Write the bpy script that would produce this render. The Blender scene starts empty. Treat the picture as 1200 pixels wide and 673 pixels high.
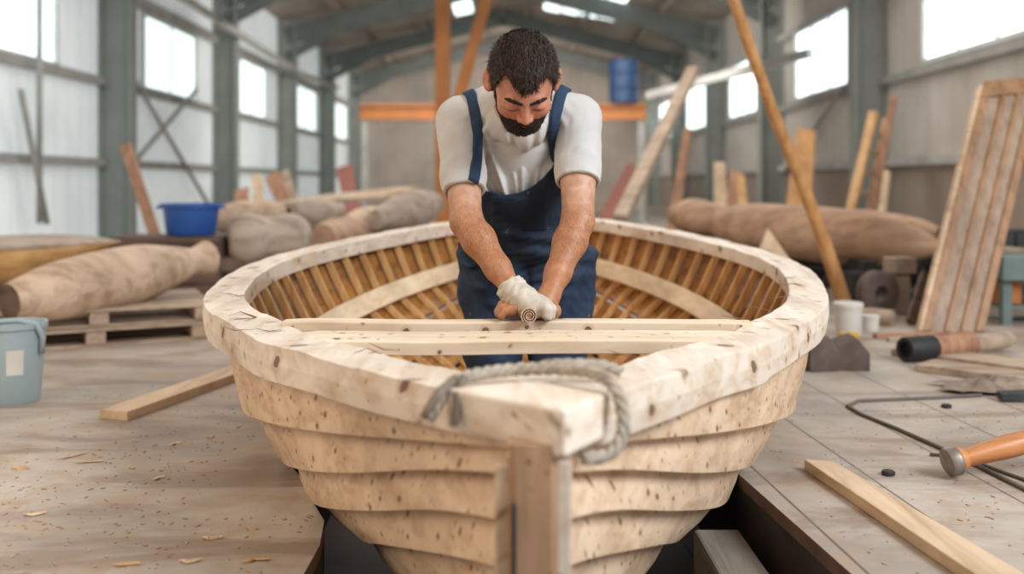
import bpy, math, random
import numpy as np
from mathutils import Vector, Matrix, Euler
random.seed(7); np.random.seed(7)
C = bpy.context.scene.collection
F = 1167.0; CAMZ = 0.8
def P(px, py, Y):
    return Vector(((px-600)/F*Y, Y, CAMZ-(py-215)/F*Y))
def PX(px, Y): return (px-600)/F*Y
def PZ(py, Y): return CAMZ-(py-215)/F*Y

# ------------------------------------------------------------------ nodes
def new_mat(name):
    m = bpy.data.materials.new(name); m.use_nodes = True
    nt = m.node_tree; nt.nodes.clear()
    out = nt.nodes.new('ShaderNodeOutputMaterial'); b = nt.nodes.new('ShaderNodeBsdfPrincipled')
    nt.links.new(b.outputs[0], out.inputs[0])
    return m, nt, b
def ramp(nt, fac, stops, interp='LINEAR'):
    r = nt.nodes.new('ShaderNodeValToRGB'); r.color_ramp.interpolation = interp
    el = r.color_ramp.elements
    while len(el) < len(stops): el.new(0.5)
    for e, (p, c) in zip(el, stops):
        e.position = p; e.color = (c[0], c[1], c[2], 1)
    nt.links.new(fac, r.inputs[0]); return r.outputs[0]
def mixc(nt, fac, a, b, mode='MIX'):
    m = nt.nodes.new('ShaderNodeMix'); m.data_type = 'RGBA'; m.blend_type = mode
    if isinstance(fac, (int, float)): m.inputs[0].default_value = fac
    else: nt.links.new(fac, m.inputs[0])
    for i, v in ((6, a), (7, b)):
        if isinstance(v, tuple): m.inputs[i].default_value = (*v[:3], 1)
        else: nt.links.new(v, m.inputs[i])
    return m.outputs[2]
def math_(nt, op, a, b=None, c=None):
    m = nt.nodes.new('ShaderNodeMath'); m.operation = op
    for i, v in enumerate((a, b, c)):
        if v is None: continue
        if isinstance(v, (int, float)): m.inputs[i].default_value = v
        else: nt.links.new(v, m.inputs[i])
    return m.outputs[0]
def coords(nt, scale=(1,1,1), rot=(0,0,0), world=False):
    if world:
        g = nt.nodes.new('ShaderNodeNewGeometry'); o = g.outputs['Position']
    else:
        t = nt.nodes.new('ShaderNodeTexCoord'); o = t.outputs['Object']
    mp = nt.nodes.new('ShaderNodeMapping'); mp.inputs['Scale'].default_value = scale; mp.inputs['Rotation'].default_value = rot
    nt.links.new(o, mp.inputs[0]); return mp.outputs[0]
def noise(nt, vec, scale=5, detail=4, rough=.55, dist=0):
    n = nt.nodes.new('ShaderNodeTexNoise'); n.inputs['Scale'].default_value = scale
    n.inputs['Detail'].default_value = detail; n.inputs['Roughness'].default_value = rough
    n.inputs['Distortion'].default_value = dist
    nt.links.new(vec, n.inputs['Vector']); return n.outputs['Fac']
def bump(nt, b, h, strength=.3, dist=.01):
    n = nt.nodes.new('ShaderNodeBump'); n.inputs['Strength'].default_value = strength; n.inputs['Distance'].default_value = dist
    nt.links.new(h, n.inputs['Height']); nt.links.new(n.outputs[0], b.inputs['Normal'])
def plain(name, c, rough=.6, metal=0, var=.15, scale=8, bmp=.1, emit=0):
    m, nt, b = new_mat(name); v = coords(nt, world=False)
    n = noise(nt, v, scale, 5)
    col = ramp(nt, n, [(.3, tuple(x*(1-var) for x in c)), (.7, tuple(min(1, x*(1+var)) for x in c))])
    nt.links.new(col, b.inputs['Base Color']); b.inputs['Roughness'].default_value = rough; b.inputs['Metallic'].default_value = metal
    if bmp: bump(nt, b, n, bmp, .005)
    if emit:
        nt.links.new(col, b.inputs['Emission Color']); b.inputs['Emission Strength'].default_value = emit
    return m
def wood(name, dark, light, axis='Y', rough=.6, fine=1.0, spots=0, stain=None, bmp=.15, world=True, spotcol=(.13,.055,.025)):
    m, nt, b = new_mat(name)
    st = {'X': (1.2,14,14), 'Y': (14,1.2,14), 'Z': (14,14,1.2)}[axis]
    v = coords(nt, tuple(s*fine for s in st), world=world)
    n = noise(nt, v, 1.6, 6, .6, .45)
    v2 = coords(nt, (1,1,1), world=world)
    n2 = noise(nt, v2, 3.0, 3)
    col = ramp(nt, n, [(.30, dark), (.55, light), (.8, tuple(min(1, x*1.08) for x in light))])
    shade = ramp(nt, n2, [(.3, (.78,.74,.70)), (.65, (1.08,1.07,1.05))])
    col = mixc(nt, 1.0, col, shade, 'MULTIPLY')
    if stain:
        n3 = noise(nt, coords(nt, (1,1,1.6), world=world), 7, 4, .6, .4)
        f = ramp(nt, n3, [(.56, (0,0,0)), (.78, (1,1,1))])
        col = mixc(nt, math_(nt, 'MULTIPLY', f, .6), col, stain)
    if spots:
        vv = coords(nt, (1,1,1), world=world); sx = nt.nodes.new('ShaderNodeSeparateXYZ'); nt.links.new(vv, sx.inputs[0])
        cb = nt.nodes.new('ShaderNodeCombineXYZ')
        if axis == 'X': nt.links.new(sx.outputs[0], cb.inputs[0]); nt.links.new(math_(nt,'ADD',sx.outputs[2],sx.outputs[1]), cb.inputs[1])
        elif axis == 'Z': nt.links.new(sx.outputs[0], cb.inputs[0]); nt.links.new(math_(nt,'MULTIPLY',sx.outputs[2],.7), cb.inputs[1])
        else:
            ax_ = math_(nt,'ABSOLUTE',sx.outputs[0])
            nt.links.new(math_(nt,'MULTIPLY_ADD',ax_,.2,sx.outputs[1]), cb.inputs[0]); nt.links.new(math_(nt,'MULTIPLY_ADD',ax_,.75,sx.outputs[2]), cb.inputs[1])
        wob = nt.nodes.new('ShaderNodeTexNoise'); wob.inputs['Scale'].default_value = 60; nt.links.new(vv, wob.inputs['Vector'])
        for sc, lim, pk, am in ((spots, .13, .50, .85), (spots*2.3, .20, .82, .5), (spots*.45, .015, .6, .4)):
            vo = nt.nodes.new('ShaderNodeTexVoronoi'); vo.voronoi_dimensions = '2D'; vo.inputs['Scale'].default_value = sc
            nt.links.new(cb.outputs[0], vo.inputs['Vector'])
            sep = nt.nodes.new('ShaderNodeSeparateColor'); nt.links.new(vo.outputs['Color'], sep.inputs[0])
            thr = math_(nt, 'MULTIPLY_ADD', sep.outputs[0], lim, .01)
            dd = math_(nt, 'ADD', vo.outputs['Distance'], math_(nt, 'MULTIPLY_ADD', wob.outputs['Fac'], .10, -.05))
            pick = math_(nt, 'GREATER_THAN', sep.outputs[1], pk)
            core = math_(nt, 'LESS_THAN', dd, thr); halo = math_(nt, 'LESS_THAN', dd, math_(nt, 'MULTIPLY', thr, 1.9))
            col = mixc(nt, math_(nt, 'MULTIPLY', math_(nt, 'MULTIPLY', halo, pick), .28), col, (.42,.22,.09))
            col = mixc(nt, math_(nt, 'MULTIPLY', math_(nt, 'MULTIPLY', core, pick), am), col, spotcol)
    nt.links.new(col, b.inputs['Base Color']); b.inputs['Roughness'].default_value = rough
    bump(nt, b, n, bmp, .004)
    return m

M = {}
M['hull']    = wood('hull_wood', (.55,.36,.225), (.76,.575,.41), 'Y', .55, 1.0, spots=21, stain=(.58,.34,.16))
M['gunwale'] = wood('gunwale_wood', (.66,.50,.37), (.84,.745,.64), 'Y', .5, 1.0, spots=10, stain=(.62,.40,.23))
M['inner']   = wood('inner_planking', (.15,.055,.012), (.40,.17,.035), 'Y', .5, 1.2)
M['rib']     = wood('rib_wood', (.46,.22,.065), (.72,.43,.17), 'Z', .5, 1)
M['stringer']= wood('stringer_wood', (.62,.43,.25), (.80,.62,.42), 'Y', .5, 1)
M['beam']    = wood('beam_wood', (.70,.52,.36), (.86,.72,.55), 'X', .5, 1, spots=16)
M['stem']    = wood('stem_wood', (.28,.16,.09), (.47,.29,.175), 'Z', .6, 1, spots=26)  # wood colour darkened to include the brown shade on the stem
M['lumber']  = wood('lumber', (.50,.33,.20), (.72,.54,.37), 'Y', .6, .8)
M['oldwood'] = wood('weathered_wood', (.27,.19,.14), (.48,.37,.28), 'X', .75, .8)
M['darkwood']= wood('dark_wood', (.07,.045,.035), (.16,.10,.075), 'X', .8, .8)
M['redwood'] = wood('reddish_board', (.26,.12,.07), (.46,.25,.15), 'Z', .65, .8)
M['panelwood']=wood('panel_wood', (.26,.13,.06), (.42,.23,.11), 'Z', .5, .8)
M['orangewood']=wood('orange_wood', (.42,.19,.06), (.62,.33,.13), 'Z', .55, 1)
M['handle']  = wood('handle_wood', (.38,.13,.04), (.62,.26,.09), 'X', .4, 1.5)
M['log']     = wood('carved_log', (.38,.25,.16), (.62,.46,.33), 'X', .7, .6)
M['loggrey'] = wood('grey_log', (.27,.20,.155), (.47,.38,.31), 'X', .8, .6)
M['spindle'] = wood('spindle_wood', (.30,.17,.10), (.50,.31,.20), 'X', .6, .7)
M['amber']   = wood('amber_wood', (.40,.20,.07), (.62,.36,.15), 'X', .5, .8)
M['shaving'] = wood('shaving_wood', (.50,.33,.22), (.66,.47,.33), 'Y', .7, 4)
M['rope']    = plain('rope_fibre', (.42,.36,.29), .9, 0, .3, 60, .5)
M['knotend'] = plain('rope_end', (.22,.17,.13), .9, 0, .3, 60, .5)
M['column']  = plain('green_grey_paint', (.26,.285,.265), .6, 0, .12, 2, .05)
M['rail']    = plain('rail_metal', (.33,.33,.31), .6, 0, .2, 3, .05)
M['pale_rail']=plain('pale_rail', (.45,.45,.43), .6, 0, .2, 3, .05)
M['rafter']  = plain('rafter_paint', (.10,.115,.11), .7, 0, .2, 2, .05)
M['purlin']  = plain('purlin', (.26,.21,.18), .7, 0, .2, 2, .05)
M['orange']  = plain('orange_steel', (.44,.155,.03), .5, 0, .18, 3, .05)
M['bluepl']  = plain('blue_plastic', (.025,.10,.36), .4, 0, .12, 4, .03)
M['bluedark']= plain('blue_drum_paint', (.012,.045,.13), .5, 0, .2, 4, .03)
M['bucket']  = plain('pale_blue_plastic', (.34,.42,.44), .45, 0, .1, 6, .04)
M['white']   = plain('white_plastic', (.66,.62,.57), .5, 0, .1, 6, .04)
M['black']   = plain('black_rubber', (.02,.02,.022), .6, 0, .3, 10, .1)
M['iron']    = plain('dark_iron', (.045,.05,.05), .55, .3, .4, 12, .2)
M['steel']   = plain('worn_steel', (.30,.25,.22), .45, .6, .3, 25, .2)
M['machine'] = plain('machine_paint', (.15,.20,.19), .5, 0, .15, 6, .05)
M['stone']   = plain('dark_brown_block', (.12,.085,.07), .8, 0, .35, 9, .3)
M['stonetop']= plain('pale_brown_block', (.36,.28,.23), .8, 0, .2, 9, .3)  # paler brown on the sloping upper face of the wedge blocks
M['yellow']  = plain('yellow', (.65,.35,.03), .5)
M['rag']     = plain('rag_cloth', (.28,.21,.16), .95, 0, .4, 14, .5)
M['cable']   = plain('cable', (.14,.12,.10), .7)
M['pink']    = plain('faded_red', (.36,.14,.11), .7)
M['boot']    = plain('boot_leather', (.06,.04,.03), .5)

# ------------------------------------------------------------------ mesh builder
WLOC = {}
class MB:
    def __init__(s): s.v=[]; s.f=[]; s.mi=[]
    def add(s, vs, fs, mi=0):
        o=len(s.v); s.v += [tuple(v) for v in vs]; s.f += [tuple(i+o for i in f) for f in fs]; s.mi += [mi]*len(fs); return s
    def box(s, c, size, rot=(0,0,0), mi=0):
        R = Euler(rot).to_matrix(); c=Vector(c); h=Vector(size)/2; vs=[]
        for z in(-1,1):
            for y in(-1,1):
                for x in(-1,1): vs.append(c+R@Vector((x*h.x,y*h.y,z*h.z)))
        return s.add(vs,[(0,2,3,1),(4,5,7,6),(0,1,5,4),(2,6,7,3),(0,4,6,2),(1,3,7,5)],mi)
    def bar(s, a, b, w, t, up=(0,0,1), w2=None, t2=None, mi=0):
        a=Vector(a);b=Vector(b);d=(b-a).normalized();u=Vector(up)
        sx=d.cross(u)
        if sx.length<1e-4: sx=d.cross(Vector((1,0,0)))
        sx.normalize(); uz=sx.cross(d).normalized(); w2=w2 or w;t2=t2 or t; vs=[]
        for p,ww,tt in((a,w,t),(b,w2,t2)):
            for i,j in((-1,-1),(1,-1),(1,1),(-1,1)): vs.append(p+sx*i*ww/2+uz*j*tt/2)
        return s.add(vs,[(0,1,2,3),(7,6,5,4),(0,4,5,1),(1,5,6,2),(2,6,7,3),(3,7,4,0)],mi)
    def rings(s, rings, cap=True, mi=0, closed=False):
        n=len(rings[0]); vs=[p for r in rings for p in r]; fs=[]; m=len(rings)
        for i in range(m if closed else m-1):
            k=(i+1)%m
            for j in range(n):
                j2=(j+1)%n; fs.append((i*n+j,i*n+j2,k*n+j2,k*n+j))
        if cap and not closed:
            fs.append(tuple(range(n-1,-1,-1))); fs.append(tuple((m-1)*n+j for j in range(n)))
        return s.add(vs,fs,mi)
    def tube(s, path, r, n=12, cap=True, sq=1.0, mi=0, closed=False):
        path=[Vector(p) for p in path]; m=len(path); rr = r if isinstance(r,(list,tuple)) else [r]*m
        up=Vector((0,0,1)); rings=[]; prev=None
        for i,p in enumerate(path):
            if closed: d=path[(i+1)%m]-path[i-1]
            else: d=path[min(i+1,m-1)]-path[max(i-1,0)]
            d.normalize()
            if prev is None:
                a=d.cross(up)
                if a.length<.05: a=d.cross(Vector((1,0,0)))
            else: a=prev-d*prev.dot(d)
            a.normalize(); prev=a; b=a.cross(d)
            rings.append([p+(a*math.cos(t)+b*math.sin(t)*sq)*rr[i] for t in [2*math.pi*k/n for k in range(n)]])
        return s.rings(rings,cap,mi,closed)
    def lathe(s, base, prof, n=24, axis=(0,0,1), mi=0):
        ax=Vector(axis).normalized(); a=ax.cross(Vector((1,0,0)))
        if a.length<.1: a=ax.cross(Vector((0,1,0)))
        a.normalize(); b=ax.cross(a); base=Vector(base)
        return s.rings([[base+ax*h+(a*math.cos(t)+b*math.sin(t))*r for t in [2*math.pi*k/n for k in range(n)]] for r,h in prof],True,mi)
    def build(s, name, mat, parent=None, bevel=0, smooth=False, seg=2, sub=0):
        c=Vector(tuple(np.mean(np.array(s.v),axis=0)))
        me=bpy.data.meshes.new(name); me.from_pydata([tuple(Vector(v)-c) for v in s.v],[],s.f); me.update()
        mats = mat if isinstance(mat,(list,tuple)) else [mat]
        for m in mats: me.materials.append(M[m] if isinstance(m,str) else m)
        if len(mats)>1:
            for p,i in zip(me.polygons,s.mi): p.material_index=i
        o=bpy.data.objects.new(name,me); C.objects.link(o); WLOC[o.name]=c
        if parent is not None: o.parent=parent; o.location=c-WLOC[parent.name]
        else: o.location=c
        if smooth:
            for p in me.polygons: p.use_smooth=True
        if bevel:
            b=o.modifiers.new('b','BEVEL'); b.width=bevel; b.segments=seg; b.limit_method='ANGLE'; b.angle_limit=.6
        if sub:
            b=o.modifiers.new('s','SUBSURF'); b.levels=b.render_levels=sub
        return o
def tag(o, label=None, cat=None, group=None, kind=None):
    if label: o['label']=label
    if cat: o['category']=cat
    if group: o['group']=group
    if kind: o['kind']=kind
    return o
def thing(name, loc, label, cat, group=None):
    o=bpy.data.objects.new(name,None); C.objects.link(o); o.location=loc; WLOC[o.name]=Vector(loc); o.empty_display_size=.1
    return tag(o,label,cat,group)
def dup(root, loc, rot=None, label=None, scale=None):
    r=root.copy(); C.objects.link(r); r.location=loc
    if rot is not None: r.rotation_euler=rot
    if scale: r.scale=scale
    if label: r['label']=label
    def kids(src,dst):
        for ch in list(src.children):
            c=ch.copy(); C.objects.link(c); c.parent=dst; kids(ch,c)
    kids(root,r); return r
def smooth_angle(o, a=.7):
    me=o.data
    for p in me.polygons: p.use_smooth=True
    try: me.set_sharp_from_angle(angle=a)
    except Exception: pass
def hermite(xs, ys):
    xs=np.array(xs,float); ys=np.array(ys,float); h=np.diff(xs); d=np.diff(ys)/h; m=np.zeros_like(ys)
    m[0]=d[0]; m[-1]=d[-1]
    for i in range(1,len(xs)-1): m[i]=(d[i-1]*h[i]+d[i]*h[i-1])/(h[i]+h[i-1])
    def f(x):
        i=int(np.clip(np.searchsorted(xs,x)-1,0,len(h)-1)); t=(x-xs[i])/h[i]
        return float((2*t**3-3*t*t+1)*ys[i]+(t**3-2*t*t+t)*h[i]*m[i]+(-2*t**3+3*t*t)*ys[i+1]+(t**3-t*t)*h[i]*m[i+1])
    return f

#==BOAT
YS=[1.42,1.7,2.0,2.4,2.75,3.3,4.0,4.8,5.4,5.8]
gx=hermite([1.36,1.55,1.74,2.0,2.15,2.46,2.75,2.98,3.26,3.5,3.8,4.27,4.7,5.07,5.5,5.84],
           [.0,.135,.27,.43,.54,.70,.85,.935,1.0,1.03,1.02,.90,.70,.49,.22,.02])
gc=hermite([1.36,1.5,1.74,2.5,3.0,3.7,4.3,5.1,5.9],[.062,.045,.02,.01,.012,.05,.085,.12,.14])
gh=hermite([1.36,1.74,2.15,2.5,2.98,3.26,3.46,3.72,4.27,5.07,5.84],[.31,.33,.345,.35,.346,.335,.32,.30,.26,.20,.165])
LV={}
def level(n,x,v): LV[n]=(hermite(YS,x),hermite(YS,v))
level(0,[.03,.245,.41,.645,.82,.965,.93,.60,.24,.03],[.345,.37,.40,.425,.43,.42,.37,.28,.23,.22])   # under the gunwale
level(1,[.03,.19,.385,.61,.76,.86,.82,.53,.21,.03],[.378,.44,.505,.58,.634,.64,.60,.50,.42,.36])
level(2,[.03,.165,.35,.54,.65,.72,.68,.43,.17,.03],[.415,.49,.584,.69,.765,.78,.73,.60,.50,.42])
level(3,[.03,.15,.31,.485,.58,.63,.59,.36,.15,.03],[.485,.56,.66,.78,.855,.87,.82,.70,.59,.50])
level(4,[.03,.12,.265,.385,.46,.50,.47,.28,.12,.03],[.555,.64,.73,.86,.935,.96,.91,.79,.67,.58])
level(5,[.03,.085,.185,.28,.34,.37,.34,.20,.09,.03],[.65,.74,.84,.97,1.04,1.06,1.01,.89,.77,.68])
level(6,[.03,.05,.09,.14,.17,.19,.17,.11,.05,.03],[.80,.88,.97,1.07,1.12,1.14,1.10,1.0,.90,.80])
level(7,[.026]*10,[1.0,1.05,1.1,1.16,1.18,1.185,1.17,1.12,1.05,.98])
hc=hermite([1.42,2.0,3.0,3.7,4.3,5.1,5.9],[.03,.022,.022,.05,.08,.11,.13])
N=56
Yg=[1.42+(5.8-1.42)*i/(N-1) for i in range(N)]
boat=thing('wooden_boat',(0.03,3.0,-.385),'large unfinished clinker-built wooden rowing boat with pale lapped planks','boat')
TH=.030
gt_=lambda Y: .064+(.024*math.exp(-((Y-2.6)/.7)**2))
LV[0]=(lambda Y: max(gx(Y)-.032-.0*Y,.02), lambda Y: gh(Y)+gt_(Y)*.55)
INS=.052
for sgn in (-1,1):
    for k in range(7):
        mb=MB(); rings=[]
        for Y in Yg:
            xu,vu=LV[k][0](Y),LV[k][1](Y); xl,vl=LV[k+1][0](Y),LV[k+1][1](Y)
            c=hc(Y)
            # outward normal in the section
            tx,tv=xl-xu,vl-vu; L=math.hypot(tx,tv) or 1; nx,nz=tv/L,tx/L   # outward: +x, and down is +v
            endf=min(1,(Y-1.40)/.18)*min(1,(5.82-Y)/.18)
            ins=INS*(.25+.75*endf)*(1 if k else .3); ov=.012 if k else 0
            if k==0 and endf<1: xu=min(xu,gx(Y)*.8+.0)
            ux,uv=xu-tx/L*ov-nx*ins, vu-tv/L*ov+nz*ins*0
            lx,lvv=xl,vl
            def on(f,o): return (ux+(lx-ux)*f+nx*o, uv+(lvv-uv)*f-nz*o)
            pts=[on(0,0),on(.5,.007),on(.97,.001),on(1,-.004),on(1,-(TH+(.028 if k<3 else .046)*endf)),on(.5,.006-TH),on(0,-.016)]
            rings.append([(c+sgn*max(p[0],.004),Y,CAMZ-p[1]) for p in pts])
        if sgn<0: rings=[r[::-1] for r in rings]
        mb.rings(rings)
        n=7
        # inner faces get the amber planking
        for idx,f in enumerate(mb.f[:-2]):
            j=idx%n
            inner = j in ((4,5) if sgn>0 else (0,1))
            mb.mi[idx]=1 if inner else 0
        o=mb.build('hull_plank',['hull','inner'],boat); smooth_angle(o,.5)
# stem and keel
mb=MB()
pth=[]
for v in np.linspace(.36,.96,12): pth.append((0.03,1.40+max(0,(v-.6))*.25,CAMZ-v))
for (y,v) in ((1.53,1.02),(1.62,1.06),(1.8,1.10),(2.2,1.15),(2.8,1.185),(3.4,1.19),(4.2,1.18),(5.0,1.14),(5.4,1.08),(5.62,1.0),(5.74,.85),(5.82,.6),(5.86,.4),(5.88,.2)):
    pth.append((hc(min(y,5.8)),y,CAMZ-v))
rings=[]
for i,p in enumerate(pth):
    a=Vector(pth[max(i-1,0)]);b=Vector(pth[min(i+1,len(pth)-1)]);d=(b-a).normalized(); n=Vector((0,-d.z,d.y))
    if n.y>0 and i<12: n=-n
    p=Vector(p); n=Vector((0,d.z,-d.y)) # outward (towards bow / down)
    w=.034 if i<13 else .028
    rings.append([p+Vector((-w,0,0))-n*.03,p+Vector((w,0,0))-n*.03,p+Vector((w,0,0))+n*.022,p+Vector((w*.72,0,0))+n*.034,p+Vector((-w*.72,0,0))+n*.034,p+Vector((-w,0,0))+n*.022])
mb.rings(rings); o=mb.build('stem_and_keel','stem',boat); 
# pale cheek piece to the right of the stem, groove to the left
mb=MB(); mb.bar((0.072,1.405,CAMZ-.385),(0.072,1.425,CAMZ-.86),.022,.05,(0,-1,0)); mb.build('stem_cheek','gunwale',boat,bevel=.003)
mb=MB(); mb.bar((-0.013,1.40,CAMZ-.39),(-0.013,1.42,CAMZ-.86),.022,.04,(0,-1,0)); mb.build('stem_cheek','hull',boat,bevel=.003)
mb=MB(); mb.bar((0.002,1.372,CAMZ-.44),(0.002,1.392,CAMZ-.86),.006,.03,(0,-1,0)); mb.build('stem_seam','black',boat)
# gunwales
def gpts(Y,sgn):
    e=.01; dx=(gx(min(Y+e,5.84))-gx(max(Y-e,1.36)))/(2*e) if 1.37<Y<5.83 else (gx(1.40)-gx(1.36))/.04
    w=.118*math.sqrt(1+min(dx*dx,1.6))
    xo=gx(Y); xi=max(xo-w,0.002 if sgn>0 else -0.0); c=gc(Y)
    return c,xo,xi
Yr=[1.36+(5.84-1.36)*((i/90)**1.15) for i in range(91)]
def gthick(Y,sgn):
    return .064+(.024*math.exp(-((Y-2.6)/.7)**2)) + (.012 if sgn>0 and Y<2.2 else 0)
for sgn in (-1,1):
    mb=MB(); rings=[]
    for Y in Yr:
        if sgn>0 and Y<1.47: continue
        c,xo,xi=gpts(Y,sgn); z=CAMZ-gh(Y); t=gthick(Y,sgn)
        wv=.0015*math.sin(Y*23+sgn)+.001*math.sin(Y*51)
        if sgn<0 and Y<1.5: xo=max(xo,.002)
        rings.append([(c+sgn*xo,Y,z-.0+wv),(c+sgn*(xo+.003),Y,z-t*.5),(c+sgn*(xo-.004),Y,z-t),(c+sgn*xi,Y,z-t*.8),(c+sgn*xi,Y,z+.004+wv)])
    if sgn<0: rings=[r[::-1] for r in rings]
    mb.rings(rings); o=mb.build('gunwale','gunwale',boat,bevel=.005)
# nose block: left rail runs past and is cut square
mb=MB()
z=CAMZ-.308
mb.add([(-.10,1.50,z),(.072,1.352,z),(.135,1.455,z),(.03,1.56,z),(-.10,1.50,z-.062),(.072,1.352,z-.066),(.135,1.455,z-.066),(.03,1.56,z-.062)],
       [(0,1,2,3),(7,6,5,4),(0,4,5,1),(1,5,6,2),(2,6,7,3),(3,7,4,0)])
mb.build('rail_end_block','gunwale',boat,bevel=.006)
mb=MB(); zz=CAMZ-.345
mb.add([(-.13,1.755,zz+.012),(.16,1.755,zz+.012),(.10,1.60,zz+.02),(-.06,1.60,zz+.02),(-.13,1.755,zz-.04),(.16,1.755,zz-.04),(.10,1.60,zz-.04),(-.06,1.60,zz-.04)],
       [(0,3,2,1),(4,5,6,7),(0,1,5,4),(1,2,6,5),(2,3,7,6),(3,0,4,7)])
mb.build('breasthook','gunwale',boat,bevel=.006)
# ribs
def inner_pt(Y,s,sgn,off):
    # s in 0..7 along the section
    k=min(int(s),6); t=s-k
    x=LV[k][0](Y)*(1-t)+LV[k+1][0](Y)*t; v=LV[k][1](Y)*(1-t)+LV[k+1][1](Y)*t
    tx=LV[k+1][0](Y)-LV[k][0](Y); tv=LV[k+1][1](Y)-LV[k][1](Y); L=math.hypot(tx,tv) or 1
    nx,nz=tv/L,tx/L
    return hc(Y)+sgn*(x-nx*off), v+nz*off*1.0
Y=1.95
ribY=[]
while Y<5.45: ribY.append(Y); Y+=.122
for Y in ribY:
    for sgn in (-1,1):
        rings=[]
        pts=[]
        for s in np.linspace(0,6.7,28):
            x,v=inner_pt(Y,s,sgn,.062); pts.append((x,v))
        # smooth the chain
        A=np.array(pts)
        for _ in range(3): A[1:-1]=(A[:-2]+2*A[1:-1]+A[2:])/4
        A[0,1]-=.06*0
        for i,(x,v) in enumerate(A):
            d=A[min(i+1,27)]-A[max(i-1,0)]; d=d/np.linalg.norm(d); n=np.array([d[1],-d[0]])*sgn  # outward
            if n[0]*sgn<0: n=-n
            w=.0075; q=[]
            for yy,oo in ((-w,.020),(w,.020),(w,-.010),(-w,-.010)):
                q.append((x+n[0]*oo,Y+yy,CAMZ-(v+n[1]*oo)))
            rings.append(q)
        mb=MB(); mb.rings(rings); mb.build('rib','rib',boat,bevel=.003,seg=1)
# stringers (wide pale battens on the ribs)
for sgn in (-1,1):
    rings=[]
    for Y in np.linspace(2.2,5.35,40):
        s=.85+.1*math.sin(Y)
        xa,va=inner_pt(Y,s,sgn,.082); xb,vb=inner_pt(Y,s+.58,sgn,.082)
        d=np.array([xb-xa,vb-va]); L=np.linalg.norm(d); d=d/L*.085
        n=np.array([d[1],-d[0]])/.085
        if n[0]*sgn<0:n=-n
        q=[(xa,va),(xa+d[0],va+d[1]),(xa+d[0]-n[0]*.022,va+d[1]-n[1]*.022),(xa-n[0]*.022,va-n[1]*.022)]
        rings.append([(a,Y,CAMZ-b) for a,b in q])
    mb=MB(); mb.rings(rings); mb.build('stringer','stringer',boat,bevel=.004)
# keelson + bottom boards
for dx in (-.085,0,.085):
    mb=MB(); rings=[]
    for Y in np.linspace(2.2,4.9,20):
        c=hc(Y)+dx; z=CAMZ-(LV[6][1](Y)-.012)
        rings.append([(c-.036,Y,z),(c+.036,Y,z),(c+.036,Y,z+.018),(c-.036,Y,z+.018)])
    mb.rings(rings); mb.build('bottom_board','rib',boat,bevel=.003)
# cross beams (two planed beams let in across the rails)
def beam(name,pl,pr,Yl,Yr,zl,zr,w,t,mat='beam',amp=.002):
    rings=[]; n=24
    for i in range(n):
        f=i/(n-1); x=pl+(pr-pl)*f; Y=Yl+(Yr-Yl)*f+amp*math.sin(f*17); z=zl+(zr-zl)*f+amp*.7*math.sin(f*11+1)
        r=.85 if i in(0,n-1) else 1
        rings.append([(x,Y-w/2*r,z-t*.5*r),(x,Y-w/2*r,z+t*.36*r),(x,Y-w/2*.8*r,z+t*.5*r),(x,Y+w/2*r,z+t*.5*r),(x,Y+w/2*r,z-t*.5*r)])
    mb=MB(); mb.rings(rings); return mb.build(name,mat,boat,bevel=.002)
ztop=CAMZ-.338
beam('thwart',-.50,.53,2.255,2.255,ztop-.024,ztop-.02,.13,.034)
beam('thwart',-.56,.585,2.44,2.44,ztop-.010,ztop-.010,.05,.026)
# stern post cap, little floor rail under thwart at far
# cracks and knots in the rails
def onrail(px,py):
    Y=2.2
    for _ in range(30): Y=F*gh(Y)/(py-215)
    return Vector((PX(px,Y),Y,CAMZ-gh(Y)+.0055))
M['crack']=plain('crack_brown',(.27,.14,.07),.8,0,.3,60,.2)  # brown of the cracks themselves
for pts_ in (((905,333),(918,336),(930,334),(945,338)),((888,350),(905,352),(925,349)),((868,362),(885,363),(905,367)),((845,372),(862,375),(880,378)),
             ((256,347),(268,346),(280,349)),((268,372),(282,368),(300,374),(286,379)),((262,386),(275,390),(298,389)),((300,402-14),(315,391),(330,389)),((415,417),(430,412),(447,418)),((432,405),(450,413),(470,414)),((712,413),(728,419),(745,422))):
    q=[onrail(*a) for a in pts_]; mb=MB(); n_=len(q); mb.tube(q,[.001]+[.0032]*(n_-2)+[.001],6,sq=.35); mb.build('crack','crack',boat)
#==ROPE
def rope(path,r,twist=55,name='rope_strand',parent=None):
    pts=[Vector(p) for p in path]
    # resample catmull
    out=[]
    for i in range(len(pts)-1):
        p0=pts[max(i-1,0)];p1=pts[i];p2=pts[i+1];p3=pts[min(i+2,len(pts)-1)]
        n=max(3,int((p2-p1).length/.004))
        for k in range(n):
            t=k/n; out.append(.5*((2*p1)+(-p0+p2)*t+(2*p0-5*p1+4*p2-p3)*t*t+(-p0+3*p1-3*p2+p3)*t**3))
    out.append(pts[-1]); mb=MB(); L=0; ph=[0]
    for i in range(1,len(out)): L+=(out[i]-out[i-1]).length; ph.append(L)
    for k in range(3):
        sp=[]; prev=None
        for i,p in enumerate(out):
            d=(out[min(i+1,len(out)-1)]-out[max(i-1,0)]).normalized()
            a=(prev-d*prev.dot(d)) if prev is not None else d.cross(Vector((.1,.2,1)))
            a.normalize(); prev=a; b=a.cross(d); an=ph[i]*twist*2+k*2.0944
            sp.append(p+(a*math.cos(an)+b*math.sin(an))*r*.5)
        mb.tube(sp,r*.56,7)
    return mb
rp=thing('rope',P(640,445,1.6),'twisted grey-beige rope tied round the bow of the boat','rope')
zt=CAMZ-.314+.012
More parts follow.
